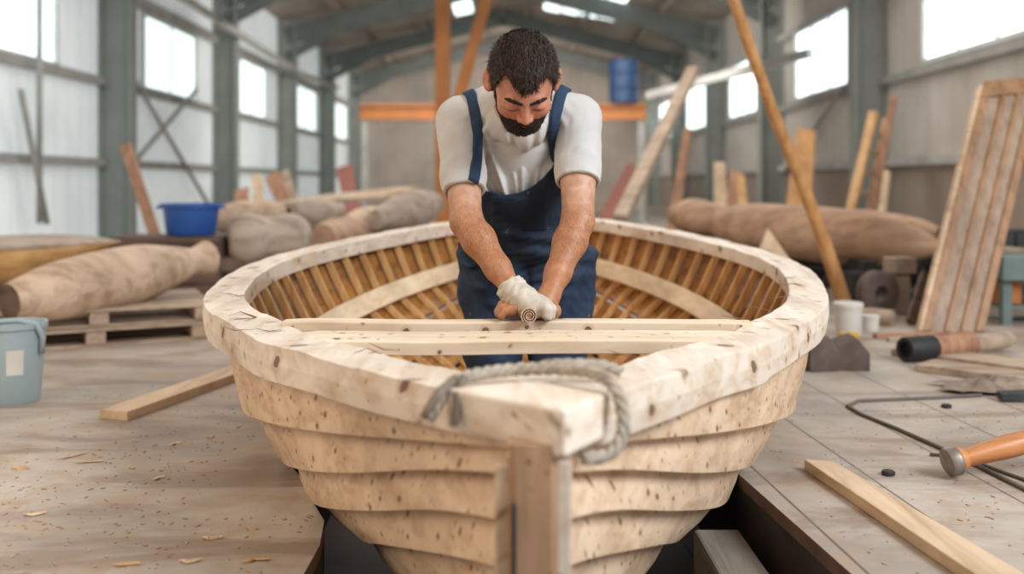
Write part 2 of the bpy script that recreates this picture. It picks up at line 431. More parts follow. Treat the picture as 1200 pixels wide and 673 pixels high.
path=[(-.125,1.49,zt-.05),(-.105,1.505,zt-.02),(-.085,1.54,zt-.002),(-.03,1.585,zt+.002),(.03,1.60,zt+.004),(.085,1.575,zt+.008),(.125,1.545,zt+.008),(.150,1.50,zt+.0),(.163,1.475,zt-.03),(.160,1.455,zt-.07),(.135,1.44,zt-.092),(.10,1.425,zt-.090)]
rope(path,.0105).build('rope_loop','rope',rp,smooth=True)
path=[(.175,1.60,zt+.0),(.14,1.59,zt+.012),(.08,1.585,zt+.014),(.05,1.62,zt+.004),(.09,1.66,zt-.004),(.15,1.66,zt-.006)]
rope(path,.009).build('rope_tail','rope',rp,smooth=True)
for a,b in (((-.085,1.54,zt),(-.13,1.455,zt-.04)),((-.075,1.54,zt),(-.085,1.468,zt-.055))):
    mb=MB(); mb.tube([a,((a[0]+b[0])/2,b[1]+.02,(a[2]+b[2])/2+.012),b],[.008,.008,.006],8); mb.build('rope_knot_end','knotend',rp,smooth=True)

#==ROOM
XL,XR=-5.45,4.95
def structure(mb,name,mat,parent=None,**k):
    o=mb.build(name,mat,parent,**k)
    if parent is None: o['kind']='structure'
    return o
# floor material
def floor_mat(name,tone,warm):
    m,nt,b=new_mat(name); v=coords(nt,world=True)
    n=noise(nt,v,1.3,8,.62,.6); n2=noise(nt,v,7,6,.65,.4); n3=noise(nt,v,60,3,.6)
    c=ramp(nt,n,[(.32,tuple(t*.62 for t in tone)),(.5,tone),(.66,tuple(min(1,t*1.3) for t in tone))])
    c=mixc(nt,ramp(nt,n2,[(.45,(0,0,0)),(.68,(.75,.75,.75))]),c,warm)
    c=mixc(nt,ramp(nt,n3,[(.60,(0,0,0)),(.72,(.35,.35,.35))]),c,(.42,.28,.17))
    # board seams
    br=nt.nodes.new('ShaderNodeTexBrick'); nt.links.new(coords(nt,(1,1,1),(0,0,math.radians(86)),world=True),br.inputs['Vector'])
    br.inputs['Color1'].default_value=br.inputs['Color2'].default_value=(1,1,1,1); br.inputs['Mortar'].default_value=(.25,.22,.2,1)
    br.inputs['Scale'].default_value=1; br.inputs['Mortar Size'].default_value=.004; br.inputs['Brick Width'].default_value=3.4; br.inputs['Row Height'].default_value=.29
    gp=nt.nodes.new('ShaderNodeNewGeometry'); sx_=nt.nodes.new('ShaderNodeSeparateXYZ'); nt.links.new(gp.outputs['Position'],sx_.inputs[0])
    c=mixc(nt,math_(nt,'MULTIPLY',math_(nt,'GREATER_THAN',sx_.outputs[0],.3),.8),c,br.outputs['Color'],'MULTIPLY')
    nv=noise(nt,coords(nt,(1,3.2,1),(0,0,-.9),world=True),1.1,6,.6,.5); c=mixc(nt,ramp(nt,nv,[(.5,(0,0,0)),(.62,(.7,.7,.7))]),c,(.235,.165,.12))
    nt.links.new(c,b.inputs['Base Color']); b.inputs['Roughness'].default_value=.62; bump(nt,b,n2,.15,.01); return m
M['floor']=floor_mat('dusty_floor',(.43,.375,.32),(.42,.29,.19))
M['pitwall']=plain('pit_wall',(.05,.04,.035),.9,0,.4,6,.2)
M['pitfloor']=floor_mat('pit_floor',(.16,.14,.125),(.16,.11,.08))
M['flooredge']=plain('floor_edge_wood',(.17,.11,.08),.8,0,.3,10,.2)
mb=MB()
Le=[(-.47,-4),(-.425,2.2),(-.445,2.36),(-.50,2.5),(-.57,2.70),(-.70,2.98),(-.72,5.3),(-.2,6.3)]
Re=[(.75,-4),(.695,2.04),(.617,2.8),(.70,3.2),(.72,5.3),(.4,6.3)]
def strip(edge,xo,flip):
    vs=[];fs=[]
    for (x,y) in edge: vs+= [(xo,y,0),(x,y,0),(x,y,-.035),(x,y,-.5)]
    n=len(edge)
    for i in range(n-1):
        a,b=i*4,(i+1)*4
        q=[(a,a+1,b+1,b),(a+1,a+2,b+2,b+1),(a+2,a+3,b+3,b+2)]
        for k,f in enumerate(q):
            fs.append((f if not flip else f[::-1],[0,1,2][k]))
    o=len(mb.v); mb.v+=vs
    for f,k in fs: mb.f.append(tuple(i+o for i in f)); mb.mi.append(k)
strip(Le,-9,False); strip(Re,9,True)
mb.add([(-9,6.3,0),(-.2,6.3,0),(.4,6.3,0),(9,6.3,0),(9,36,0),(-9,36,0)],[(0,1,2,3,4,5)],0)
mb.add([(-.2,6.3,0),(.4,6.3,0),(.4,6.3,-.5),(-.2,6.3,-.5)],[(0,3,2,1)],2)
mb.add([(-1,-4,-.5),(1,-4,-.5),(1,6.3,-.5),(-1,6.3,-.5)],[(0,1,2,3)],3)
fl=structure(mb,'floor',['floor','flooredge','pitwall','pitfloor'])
# long timber in the pit, keel blocks
mb=MB(); mb.box((.550,1.98,-.305),(.12,1.30,.385),(0,0,math.radians(1.0))); tag(mb.build('timber_baulk',wood('pit_baulk',(.20,.17,.15),(.34,.30,.26),'Y'),bevel=.008),'grey timber baulk lying in the pit right of the hull','timber')
for y,v,r in ((2.3,1.185,.0),(3.4,1.225,0),(4.6,1.195,0)):
    mb=MB(); zt_=CAMZ-v; mb.box((hc(y),y,(zt_-.5)/2),(.36,.12,zt_+.5-.004)); tag(mb.build('keel_block','darkwood',bevel=.006),{2.3:'dark timber block under the keel nearest the bow',3.4:'dark timber block under the keel amidships',4.6:'dark timber block under the keel near the stern'}[y],'block')

# wall materials
def wallmat(name,c,c2,emit=0,axis='Y',seam=1.0,hz=0):
    m,nt,b=new_mat(name); v=coords(nt,world=True)
    n=noise(nt,v,.8,6,.6); w=nt.nodes.new('ShaderNodeTexWave'); w.bands_direction='Y' if axis=='Y' else 'X'
    w.inputs['Scale'].default_value=.9; nt.links.new(v,w.inputs['Vector'])
    col=ramp(nt,n,[(.3,c2),(.65,c)])
    col=mixc(nt,.25,col,ramp(nt,w.outputs[0],[(.0,(.75,.74,.72)),(.25,(1,1,1))]),'MULTIPLY')
    nt.links.new(col,b.inputs['Base Color']); b.inputs['Roughness'].default_value=.6
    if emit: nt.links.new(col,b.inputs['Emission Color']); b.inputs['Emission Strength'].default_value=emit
    return m
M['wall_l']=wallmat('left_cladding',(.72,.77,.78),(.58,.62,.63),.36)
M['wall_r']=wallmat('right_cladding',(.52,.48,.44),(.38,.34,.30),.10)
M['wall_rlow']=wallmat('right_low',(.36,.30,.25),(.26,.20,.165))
M['wall_b']=wallmat('back_cladding',(.50,.44,.385),(.34,.30,.26),0,'X')
M['roof']=wallmat('roof_sheet',(.40,.34,.29),(.22,.19,.165),0)
M['pane']=plain('daylight_pane',(.80,.95,.98),.3,0,.06,1.5,0,emit=2.3)
M['pane_l']=plain('daylight_pane_left',(.80,.93,.97),.3,0,.06,1.5,0,emit=1.3)
M['frame']=plain('window_frame',(.60,.62,.61),.5)
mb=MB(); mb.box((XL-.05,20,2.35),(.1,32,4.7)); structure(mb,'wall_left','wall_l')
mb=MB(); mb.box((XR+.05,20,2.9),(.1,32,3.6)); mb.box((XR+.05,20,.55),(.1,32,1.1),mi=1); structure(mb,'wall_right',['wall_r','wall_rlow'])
mb=MB(); mb.box((-.25,36.05,2.9),(10.8,.1,5.8)); structure(mb,'wall_back','wall_b')
RX=-.25; EV=4.6; RH=5.75
mb=MB()
for a,b in ((XL-.1,RX),(RX,XR+.1)):
    za,zb=(EV,RH) if a<RX-.1 else (RH,EV)
    mb.add([(a,11,za),(b,11,zb),(b,36.1,zb),(a,36.1,za),(a,11,za+.1),(b,11,zb+.1),(b,36.1,zb+.1),(a,36.1,za+.1)],[(0,1,2,3),(7,6,5,4),(0,4,5,1),(2,6,7,3)])
structure(mb,'ceiling','roof')
def roofz(x): return EV+(RH-EV)*(1-abs(x-RX)/5.2)
# columns + rafters
ordn=['nearest','second','third','fourth','fifth']
for side,xa,xw,g in (('left',XL+.22,-1,'green steel columns on the left wall'),('right',XR-.22,1,'green steel columns on the right wall')):
    for i in range(5):
        Y=13.2+5*i; mb=MB()
        mb.box((xa-.2,Y,2.3),(.03,.24,4.6)); mb.box((xa+.2,Y,2.3),(.03,.24,4.6)); mb.box((xa,Y,2.3),(.4,.015,4.6))
        mb.box((xa,Y,.02),(.5,.3,.04))
        tag(mb.build('steel_column','column'),f'{ordn[i]} green-grey steel column along the {side} wall','column',g)
for i in range(5):
    Y=13.2+5*i; mb=MB()
    for s in (-1,1):
        x0=XL+.2 if s<0 else XR-.2
        mb.bar((x0,Y,roofz(x0)-.42),(RX,Y,RH-.25),.16,.42)
        mb.bar((x0,Y,roofz(x0)-.9),(x0-s*1.6,Y,roofz(x0-s*1.6)-.4),.14,.2)
    tag(mb.build('roof_rafter','rafter'),f'{ordn[i]} dark steel roof rafter frame counted from the camera','rafter','dark roof rafters')
pn=0
for s in (-1,1):
    for f in (.12,.42,.72):
        x=RX+s*5.2*f; z=roofz(x)-.1
        mb=MB(); mb.box((x,24.5,z),(.10,23,.16)); pn+=1
        tag(mb.build('roof_purlin','purlin'),f'{["inner","middle","outer"][[.12,.42,.72].index(f)]} brown roof purlin of the {"left" if s<0 else "right"} roof slope','purlin')
# girts
for z,n in ((1.07,'lower'),(2.14,'middle'),(3.42,'upper')):
    mb=MB(); mb.box((XL+.05,20,z),(.10,32,.11 if n!='upper' else .16)); tag(mb.build('wall_rail','rail' if n!='upper' else 'pale_rail'),f'{n} horizontal steel rail of the left wall','rail')
    mb=MB(); mb.box((XR-.05,20,z),(.10,32,.10)); tag(mb.build('wall_rail','pale_rail' if n!='middle' else 'rail'),f'{n} horizontal steel rail of the right wall','rail')
wn=0
def window(x,y0,y1,z0,z1,pane,nb):
    global wn; wn+=1; mb=MB(); s=1 if x<0 else -1; xx=x+s*.03
    t=.06
    mb.box((xx,(y0+y1)/2,z0),(.08,y1-y0+t,t)); mb.box((xx,(y0+y1)/2,z1),(.08,y1-y0+t,t))
    for y in (y0,y1): mb.box((xx,y,(z0+z1)/2),(.08,t,z1-z0))
    o=mb.build(f'window_{wn}','frame'); o['kind']='structure'
    mb=MB(); mb.box((x+s*.012,(y0+y1)/2,(z0+z1)/2),(.02,y1-y0,z1-z0)); mb.build('pane',pane,o)
    mb=MB()
    for k in range(1,nb): mb.box((x+s*.035,y0+(y1-y0)*k/nb,(z0+z1)/2),(.03,.035,z1-z0))
    if nb>1: mb.build('mullion','frame',o)
for y0,y1 in ((8.6,11.8),(14.6,17.0),(19.7,21.8),(24.6,27.4),(29.6,32.4)): window(XL,y0,y1,2.2,3.3,'pane_l',2)
for y0,y1 in ((9.2,11.85),(14.5,17.2),(19.9,22.4),(24.9,27.9),(30,33)): window(XR,y0,y1,2.24,3.4,'pane',3)
# skylights
for x0,x1,y0,y1 in ((.85,2.75,23.2,26.8),(-1.55,-1.0,25.0,27.6)):
    wn+=1; mb=MB(); n=4 if x1-x0>1 else 1
    for k in range(n):
        a=x0+(x1-x0)*k/n; b=x0+(x1-x0)*(k+.88)/n
        sh=(k*.18)
        mb.add([(a,y0-sh,roofz(a)-.02),(b,y0-sh,roofz(b)-.02),(b,y1-sh,roofz(b)-.02),(a,y1-sh,roofz(a)-.02)],[(0,1,2,3)])
    o=mb.build(f'window_{wn}','pane'); o['kind']='structure'
# diagonal rods and pipes on the left wall
def rod(name,pts,r,mat,label,cat,n=8):
    mb=MB(); mb.tube(pts,r,n); return tag(mb.build(name,mat,smooth=True),label,cat)
for (pa,Ya,pb,Yb,lb) in (((152,70),13.6,(232,238),17.4,'brace rod falling to the right between the two nearest left columns'),((215,105),16.5,(160,190),13.8,'brace rod rising to the right between the two nearest left columns'),((0,105),10.6,(35,262),11.2,'thin brace rod at the far left edge of the left wall')):
    a=P(*pa,Ya);b=P(*pb,Yb); off_=.13 if 'falling' in lb else .22; a.x=b.x=XL+off_; rod('brace_rod',[a,b],.035,'rail',lb,'rod')
a=P(37,-30,11); b=P(37,262,11); a.x=b.x=-5.22; rod('wall_pipe',[a,b],.035,'rail','dark vertical pipe running up the left wall near the left edge','pipe')
a=P(1000,110,14.6);b=P(935,215,17.4);rod('brace_rod',[(XR-.14,14.4,2.2),(XR-.14,17.6,1.0)],.03,'rail','thin brace rod on the right wall below a window','rod')
rod('cable_bundle',[(XL+.5,14,3.62),(XL+.52,18,3.5),(XL+.5,23,3.36),(XL+.52,28,3.5)],.07,'pale_rail','pale cable bundle strung along the upper left wall','cable')
# gantry : orange post, brace, beam
g=thing('orange_gantry',(PX(519,14),14,0),'orange steel gantry post with slanting brace behind the man','gantry')
mb=MB(); mb.box((PX(519,14),14,2.75),(.20,.2,5.5)); mb.build('post','orange',g,bevel=.01)
mb=MB(); mb.bar((PX(524,14),14,PZ(165,14)),(PX(582,14),14,PZ(-45,14)),.16,.16); mb.build('brace','orange',g,bevel=.01)
mb=MB(); mb.box((PX(519,14),14,.03),(.4,.4,.06)); mb.build('foot_plate','orange',g)
b0=thing('crane_beam',(PX(588,20),20,PZ(131,20)),'horizontal orange crane beam spanning the rear of the hall','beam')
mb=MB(); Yb=20; x0,x1=PX(422,Yb),PX(757,Yb)
for zc,h in ((PZ(124,Yb),.05),(PZ(139,Yb),.05)): mb.box(((x0+x1)/2,Yb,zc),(x1-x0,.26,h))
mb.box(((x0+x1)/2,Yb,PZ(131.5,Yb)),(x1-x0,.05,.30)); mb.build('girder','orange',b0)
for s,x in (('l',x0+.1),('r',x1-.1)):
    mb=MB(); mb.box((x,Yb,PZ(140,Yb)/2),(.14,.14,PZ(140,Yb))); mb.build('leg','rail',b0)
mb=MB(); bx,bz=PX(731,Yb),PZ(122.5,Yb)+.012
mb.lathe((bx,Yb,bz),[(.27,0),(.29,.02),(.29,.27),(.305,.29),(.29,.31),(.29,.58),(.305,.6),(.29,.62),(.29,.84),(.27,.87)],20); tag(mb.build('steel_drum','bluedark',smooth=False),'dark blue drum standing on the orange crane beam','drum')

#==LEFT CLUTTER
def spindle(name,a,b,prof,mat,label,cat,sq=1.0,parent=None,n=20,endcap=None):
    a=Vector(a);b=Vector(b); mb=MB(); m=len(prof); f=hermite([p[0] for p in prof],[p[1] for p in prof]); K=26
    mb.tube([a.lerp(b,i/(K-1)) for i in range(K)],[max(f(i/(K-1)),.004) for i in range(K)],n,sq=sq)
    if endcap: mb.mi[-2]=1; 
    o=mb.build(name,[mat,endcap] if endcap else mat); smooth_angle(o,.9); return tag(o,label,cat)
# pale blue bucket
Yk=3.66; bxx=PX(16,Yk)
bk=thing('bucket',(bxx,Yk,0),'pale blue plastic bucket on the floor at the left edge','bucket')
mb=MB(); mb.lathe((bxx,Yk,0),[(.088,0),(.092,.01),(.108,.27),(.116,.272),(.116,.292),(.106,.292),(.100,.27),(.085,.02)],32); mb.build('body','bucket',bk,smooth=False); smooth_angle(bk.children[0],.5)
mb=MB(); pts=[(bxx+.11*math.cos(t)*1.0,Yk-.03-.085*math.sin(t)*.7,.285+.035*math.sin(t)-.08*(1-math.sin(t))*0) for t in np.linspace(0,math.pi,16)]
mb.tube([(bxx+.112,Yk-.02,.18),(bxx+.122,Yk-.03,.24),(bxx+.105,Yk-.05,.29),(bxx+.05,Yk-.07,.305),(bxx-.02,Yk-.075,.30),(bxx-.1,Yk-.04,.29)],.010,10); mb.build('handle','bucket',bk,smooth=True)
mb=MB(); rr=[]
for i in range(9):
    t=-1.35+i*.07; rr.append((math.cos(t),math.sin(t)))
vs=[];fs=[]
for c_,s_ in rr: vs+=[(bxx+.100*c_,Yk+.100*s_,.11),(bxx+.106*c_,Yk+.106*s_,.20)]
for i in range(8): fs.append((2*i,2*i+2,2*i+3,2*i+1))
mb.add(vs,fs); mb.build('paint_patch','white',bk)
# pallets
def pallet(loc,rz,label):
    t=thing('pallet',(0,0,0),label,'pallet','wooden pallets under the logs')
    for i in range(6): mb=MB(); mb.box((0,-.36+i*.145,.125),(1.1,.10,.018)); mb.build('deck_board','oldwood',t,bevel=.003)
    for i in range(3):
        mb=MB(); mb.box((-.5+i*.5,0,.0675),(.09,.8,.097)); mb.build('stringer_block','oldwood',t,bevel=.003)
    for i in range(3): mb=MB(); mb.box((0,-.34+i*.34,.009),(1.1,.10,.018)); mb.build('bottom_slat','oldwood',t,bevel=.003)
    t.location=loc; t.rotation_euler=(0,0,rz); return t
p1=pallet((-2.22,5.22,0),math.radians(28),'lower weathered pallet of the pair beside the bucket')
p1.scale=(1,1,.66)
p2=dup(p1,(-2.20,5.28,.0895),(0,0,math.radians(24)),'upper weathered pallet carrying the long carved log')
spindle('carved_log',P(10,354,4.62),P(250,301,5.75),[(0,.085),(.12,.125),(.4,.158),(.6,.15),(.8,.10),(.9,.075),(.94,.095),(.97,.10),(1,.05)],'log','long carved pale log with dark sawn end on the pallets','log',endcap='darkwood')
# upturned model hull behind
def canoe(name,a,b,w,h,mat,mat2,label):
    a=Vector(a);b=Vector(b); t=thing(name,(a+b)/2,label,'boat hull'); d=(b-a); s=d.normalized().cross(Vector((0,0,1))); rings=[];K=24
    top=MB(); r2=[]
    for i in range(K):
        f=i/(K-1); c=a.lerp(b,f); k=max(.03,(1-abs(2*f-1)**2.6)); ring=[]
        for j in range(13):
            an=math.pi*j/12; ring.append(c+s*math.cos(an)*w*k-Vector((0,0,1))*math.sin(an)*h*(.35+.65*k)*k)
        rings.append(ring); r2.append([c+s*math.cos(math.pi*j/12)*w*k*1.03+Vector((0,0,1))*math.sin(math.pi*j/12)*h*.32*k for j in range(13)])
    mb=MB(); mb.rings(rings); mb.build('lower_hull',mat2,t,smooth=True); top.rings(r2); top.build('deck',mat,t,smooth=True); return t
canoe('canoe_hull',P(-150,300,6.3),P(143,283,6.5),.30,.26,'loggrey','amber','short canoe hull with grey deck behind the carved log')
# trestle crate under them
def crate(name,c,size,mat,label,cat='crate',slats=4):
    t=thing(name,(c[0],c[1],c[2]-size[2]/2),label,cat)
    sx,sy,sz=size
    for k in range(slats):
        for s in (-1,1):
            mb=MB(); mb.box((c[0],c[1]+s*sy/2,c[2]-sz/2+sz*(k+.5)/slats),(sx,.02,sz/slats-.012)); mb.build('slat',mat,t,bevel=.002)
    for s in (-1,1):
        mb=MB(); mb.box((c[0]+s*(sx/2-.02),c[1],c[2]),(.04,sy-.02,sz)); mb.build('end_frame',mat,t)
    mb=MB(); mb.box((c[0],c[1],c[2]+sz/2-.01),(sx-.08,sy-.02,.018)); mb.build('lid',mat,t)
    return t
crate('wooden_crate',(PX(205,7.1),7.1,.215),(.78,.5,.43),'darkwood','dark slatted wooden crate under the blue tub')
crate('wooden_crate',(PX(40,6.5),6.6,.08),(1.5,.4,.16),'darkwood','long dark crate beneath the short canoe hull',slats=2)
tb=thing('plastic_tub',(PX(224,7.1),7.1,.44),'bright blue plastic tub standing on the dark crate','tub')
mb=MB(); mb.lathe((PX(224,7.1),7.1,.436),[(.165,0),(.17,.01),(.195,.19),(.215,.195),(.215,.222),(.19,.222),(.165,.03)],28); o=mb.build('body','bluepl',tb); smooth_angle(o,.5)
mb=MB(); 
for s in(-1,1): mb.box((PX(224,7.1)+s*.21,7.1,.63),(.05,.1,.02))
mb.build('rim_handle','bluepl',tb,bevel=.004)
# beam rack carrying logs
Yr_=7.4
rk=thing('timber_rack',(PX(375,Yr_),Yr_,0),'low dark timber rack carrying the cut logs behind the boat','rack')
for k in range(3):
    mb=MB(); mb.bar((PX(238,7),6.9+k*.45,.235),(PX(540,8.2),7.5+k*.45,.235),.14,.10); mb.build('top_beam','darkwood',rk,bevel=.006)
for x in (255,330,405,490):
    mb=MB(); yy=6.95+(x-238)/300*.6; xx=PX(x,7.2); mb.box((xx,yy+.45,.09),(.14,1.15,.18)); mb.build('bearer','darkwood',rk,bevel=.006)
spindle('cut_log',P(268,281,6.95),P(362,277,7.2),[(0,.10),(.06,.14),(.5,.152),(.92,.14),(1,.10)],'loggrey','short grey log with orange underside behind the blue tub','log')
spindle('cut_log',P(252,258,7.7),P(332,250,8.0),[(0,.09),(.2,.12),(.6,.125),(.9,.10),(1,.08)],'log','brownish log right of the blue tub','log')
spindle('cut_log',P(378,280,7.5),P(425,274,8.2),[(0,.11),(.05,.12),(.9,.115),(1,.10)],'spindle','reddish log with its round sawn end facing the bow','log')
spindle('cut_log',P(345,250,8.6),P(400,248,8.9),[(0,.08),(.3,.125),(.7,.12),(1,.06)],'loggrey','small pale grey rounded log on top of the pile','log')
spindle('cut_log',P(408,266,8.3),P(455,260,8.8),[(0,.09),(.2,.13),(.8,.14),(1,.11)],'log','tan stubby log in the middle of the pile','log')
spindle('cut_log',P(440,258,8.0),P(512,238,8.6),[(0,.08),(.3,.14),(.7,.16),(1,.09)],'loggrey','pale log at the right end of the pile, beside the gantry post','log')
for i,(pa,pb,Y,w,mt,lb) in enumerate((((147,170),(184,284),8.6,.10,'redwood','narrow brown board leaning against the nearest left column'),
    ((318,205),(345,262),10.5,.16,'redwood','dark board leaning on the left wall behind the logs'),
    ((300,205),(306,258),11.5,.12,'lumber','pale short board leaning by the second left column'),
    ((333,200),(352,255),11.5,.10,'oldwood','grey stick leaning crosswise behind the logs'),
    ((403,195),(414,245),13,.22,'pink','faded red board standing at the rear left'),
    ((283,222),(284,262),11.0,.16,'redwood','reddish brown stump board behind the tan log'))):
    a=P(*pa,Y+.3);b=P(*pb,Y); b=a+(b-a)*((a.z-.012)/(a.z-b.z)); mb=MB(); mb.bar(a,b,w,.03,(0,-1,0)); tag(mb.build('leaning_board',mt,bevel=.004),lb,'board')
for i in range(5):
    mb=MB(); Y=9.2+i*.35; mb.bar(P(325+i*12,240-i*2,Y),P(452+i*8,232-i*3,Y+1),.2,.045); tag(mb.build('stacked_plank','lumber' if i%2 else 'oldwood',bevel=.004),['lowest','second','third','fourth','topmost'][i]+' plank of the loose pile behind the logs','plank','loose planks behind the logs')
rk2=thing('plank_trestle',(PX(385,9.9),9.9,0),'low trestle under the loose planks at rear left','trestle')
for x in (345,440):
    mb=MB(); mb.box((PX(x,9.9),9.9,.28),(.12,1.6,.56)); mb.build('leg','darkwood',rk2)
# plank on the left floor
mb=MB(); a=Vector((-1.345,3.36,.0165)); b=Vector((-1.02,4.6,.0165)); mb.bar(a,b,.11,.033); tag(mb.build('floor_plank','lumber',bevel=.003),'tan plank lying on the floor left of the boat','plank')
#==RIGHT
# pole
pts=[P(850,-30,5.3),P(874,42,5.5),P(905,130,5.7),P(938,210,5.85),P(968,290,5.98)]; e=P(993,366,6.05); e.z=.012
pts.append(e); rod('leaning_pole',pts,[.030,.032,.034,.037,.042,.046],'orangewood','long slightly bent orange-brown pole leaning right of the man','pole',12)
a=P(812,82,12.5); b=P(727,258,9.5); mb=MB(); mb.bar(a,b,.14,.10); bb=b
tag(mb.build('leaning_beam','oldwood',bevel=.006),'long grey beam leaning diagonally behind the boat on the right','beam')
mb=MB(); mb.bar((PX(725,9.5)-.05,9.3,.21),(PX(727,9.5)+.05,9.7,.21),.35,.41); tag(mb.build('timber_block','darkwood'),'dark timber block under the foot of the grey beam','block')
mb=MB(); mb.bar((PX(760,19),19,PZ(112,19)),(XR-.3,15.5,PZ(62,15.5)),.12,.14); tag(mb.build('tie_beam','pale_rail'),'pale slanting tie beam across the rear right','beam')
spindle('wood_spindle',P(838,261,7.6),P(1112,291,6.9),[(0,.10),(.1,.155),(.35,.195),(.6,.20),(.8,.155),(.93,.075),(1,.015)],'spindle','long tapering brown wooden spindle hull pointing right','spindle')
spindle('wood_spindle',P(975,255,8.3),P(1100,272,7.8),[(0,.05),(.2,.09),(.6,.10),(.9,.07),(1,.04)],'spindle','smaller brown wooden spindle lying behind the long one','spindle')
spindle('wood_spindle',P(785,250,8.4),P(860,262,8.1),[(0,.06),(.2,.13),(.7,.14),(1,.10)],'spindle','short brown wooden spindle left of the long one','spindle')
for x0,Y,w,lb in ((880,7.2,.5,'left'),(1000,7.1,.5,'right')):
    t=thing('sawhorse',(PX(x0,Y),Y,0),f'dark {lb} sawhorse under the long wooden spindle','sawhorse'); X=PX(x0,Y)
    mb=MB(); mb.box((X,Y,.235),(.10,.7,.07)); mb.build('top_rail','iron',t)
    for s in(-1,1):
        for q in(-1,1): mb=MB(); mb.bar((X+s*.03,Y+q*.28,.21),(X+s*.14,Y+q*.3,.0),.05,.04); mb.build('leg','iron',t)
# support for small spindles
crate('wooden_crate',(PX(1050,7.95),7.95,.16),(.75,.5,.32),'darkwood','dark crate under the smaller spindle',slats=2)
crate('wooden_crate',(PX(815,8.3),8.3,.17),(.85,.5,.34),'darkwood','dark crate under the short spindle',slats=2)
# triangular offcut
mb=MB(); Y=6.4; A=[P(888,300,Y),P(935,318,Y),P(900,268,Y+.1)]
mb.add([*A,*[p+Vector((0,.03,0)) for p in A]],[(0,1,2),(5,4,3),(0,3,4,1),(1,4,5,2),(2,5,3,0)]); tag(mb.build('wood_offcut','lumber'),'pointed tan wood offcut standing behind the right rail','offcut')
mb=MB(); mb.box((PX(912,6.45),6.5,.10),(.4,.3,.20)); tag(mb.build('timber_block','darkwood',bevel=.01),'dark timber block behind the boat under the pointed offcut','block')
# big leaning panel
pa=thing('ribbed_panel',(PX(1115,5.35),5.35,0),'tall ribbed brown wooden panel leaning at the right edge','panel')
BL,BR,TL,TR=P(1080,389,5.36),P(1152,389,5.36),P(1152,97,6.0),P(1222,90,6.0)
def onp(u,v,o=0):
    p=BL.lerp(BR,u).lerp(TL.lerp(TR,u),v); n=(BR-BL).cross(TL-BL).normalized(); return p+n*o
def slab(u0,u1,v0,v1,o0,o1):
    mb=MB(); q=[onp(u,v,o) for o in (o0,o1) for (u,v) in ((u0,v0),(u1,v0),(u1,v1),(u0,v1))]
    mb.add(q,[(3,2,1,0),(4,5,6,7),(0,1,5,4),(1,2,6,5),(2,3,7,6),(3,0,4,7)]); return mb
slab(0,1,0,1,-.045,0).build('backing',wood('panel_backing',(.28,.19,.13),(.42,.31,.23),'Z'),pa)
for u0,u1 in ((.0,.14),(.36,.43),(.62,.69),(.86,1.0)): slab(u0,u1,0.0,.93,0,.018).build('batten','panelwood',pa,bevel=.003)
slab(0,1,.93,1.0,0,.022).build('top_rail','panelwood',pa,bevel=.003)
slab(-.07,-.005,0,.985,-.045,.02).build('edge_strip','lumber',pa,bevel=.003)
mb=MB(); mb.bar(P(1068,380,5.62),P(1086,322,5.9),.07,.03,(0,-1,0)); tag(mb.build('leaning_board','darkwood'),'dark board leaning behind the tall ribbed panel','board')
# machine bench right edge
t=thing('metal_bench',(PX(1215,5.7),5.7,0),'low grey-green metal bench at the right edge of the picture','bench'); X0,X1=PX(1160,5.7),PX(1290,5.7)
zt2=PZ(298,5.7)
mb=MB(); mb.box(((X0+X1)/2,5.85,zt2-.07),(X1-X0,.6,.14)); mb.build('top_box','machine',t,bevel=.008)
for x in (X0+.05,X1-.05):
    for y in (5.62,6.08): mb=MB(); mb.box((x,y,(zt2-.14)/2),(.05,.05,zt2-.14)); mb.build('leg','machine',t)
mb=MB(); mb.box(((X0+X1)/2,5.85,.1),(X1-X0-.1,.45,.02)); mb.build('shelf','machine',t)
mb=MB(); mb.box((PX(1180,5.7),5.7,.178),(.12,.1,.13)); tag(mb.build('small_box','orange',bevel=.006),'small orange box on the shelf of the metal bench','box')
mb=MB(); mb.box((PX(1185,5.6),5.9,zt2+.016),(.3,.3,.03),(0,0,.2)); tag(mb.build('short_plank','oldwood',bevel=.004),'short plank on top of the metal bench','plank')
# dark clutter under spindle
def disc(name,c,r,t,ax,mat,label,cat,hole=.35):
    mb=MB(); mb.lathe(Vector(c)-Vector(ax)*t/2,[(r*hole,0),(r*.9,0),(r,t*.15),(r,t*.85),(r*.9,t),(r*hole,t)],24,ax); mb.f=mb.f[:-2]; mb.mi=mb.mi[:-2]
    n=24; mb.add([],[]) 
    k=len(mb.v)//24
    for j in range(24): mb.f.append(((k-1)*24+j,(k-1)*24+(j+1)%24,(j+1)%24,j)); mb.mi.append(0)
    o=mb.build(name,mat); smooth_angle(o,.6); return tag(o,label,cat)
disc('metal_pulley',(PX(1028,6.0),6.0,.14),.135,.09,(.3,-.95,0),'stone','brown rusty pulley wheel under the spindle tip','pulley')
disc('tyre',(PX(1062,6.4),6.4,.15),.15,.10,(.2,-.98,0),'black','small black rubber tyre under the spindle tip','tyre')
disc('metal_pulley',(PX(945,6.6),6.75,.11),.10,.06,(.1,-1,0),'iron','dark iron pulley wheel behind the bent pole','pulley')
crate('wooden_crate',(PX(1020,6.75),6.8,.10),(.30,.26,.20),'iron','low dark crate beneath the spindle, behind the white tubs','crate',2)
crate('wooden_crate',(PX(1010,7.75),7.72,.115),(1.3,.12,.23),'black','long black crate added to darken the space behind the sawhorses','crate',3)  # added black crate, keeps the area under the spindle dark
t=thing('dark_fill_cabinet',(PX(1190,6.9),6.9,0),'low black cabinet added to darken the gap behind the grey-green bench','cabinet'); X=PX(1180,6.9)  # added black cabinet, fills the gap behind the bench with dark
mb=MB(); mb.box((X,6.95,.24),(.8,.3,.48)); mb.build('carcass','black',t,bevel=.005)
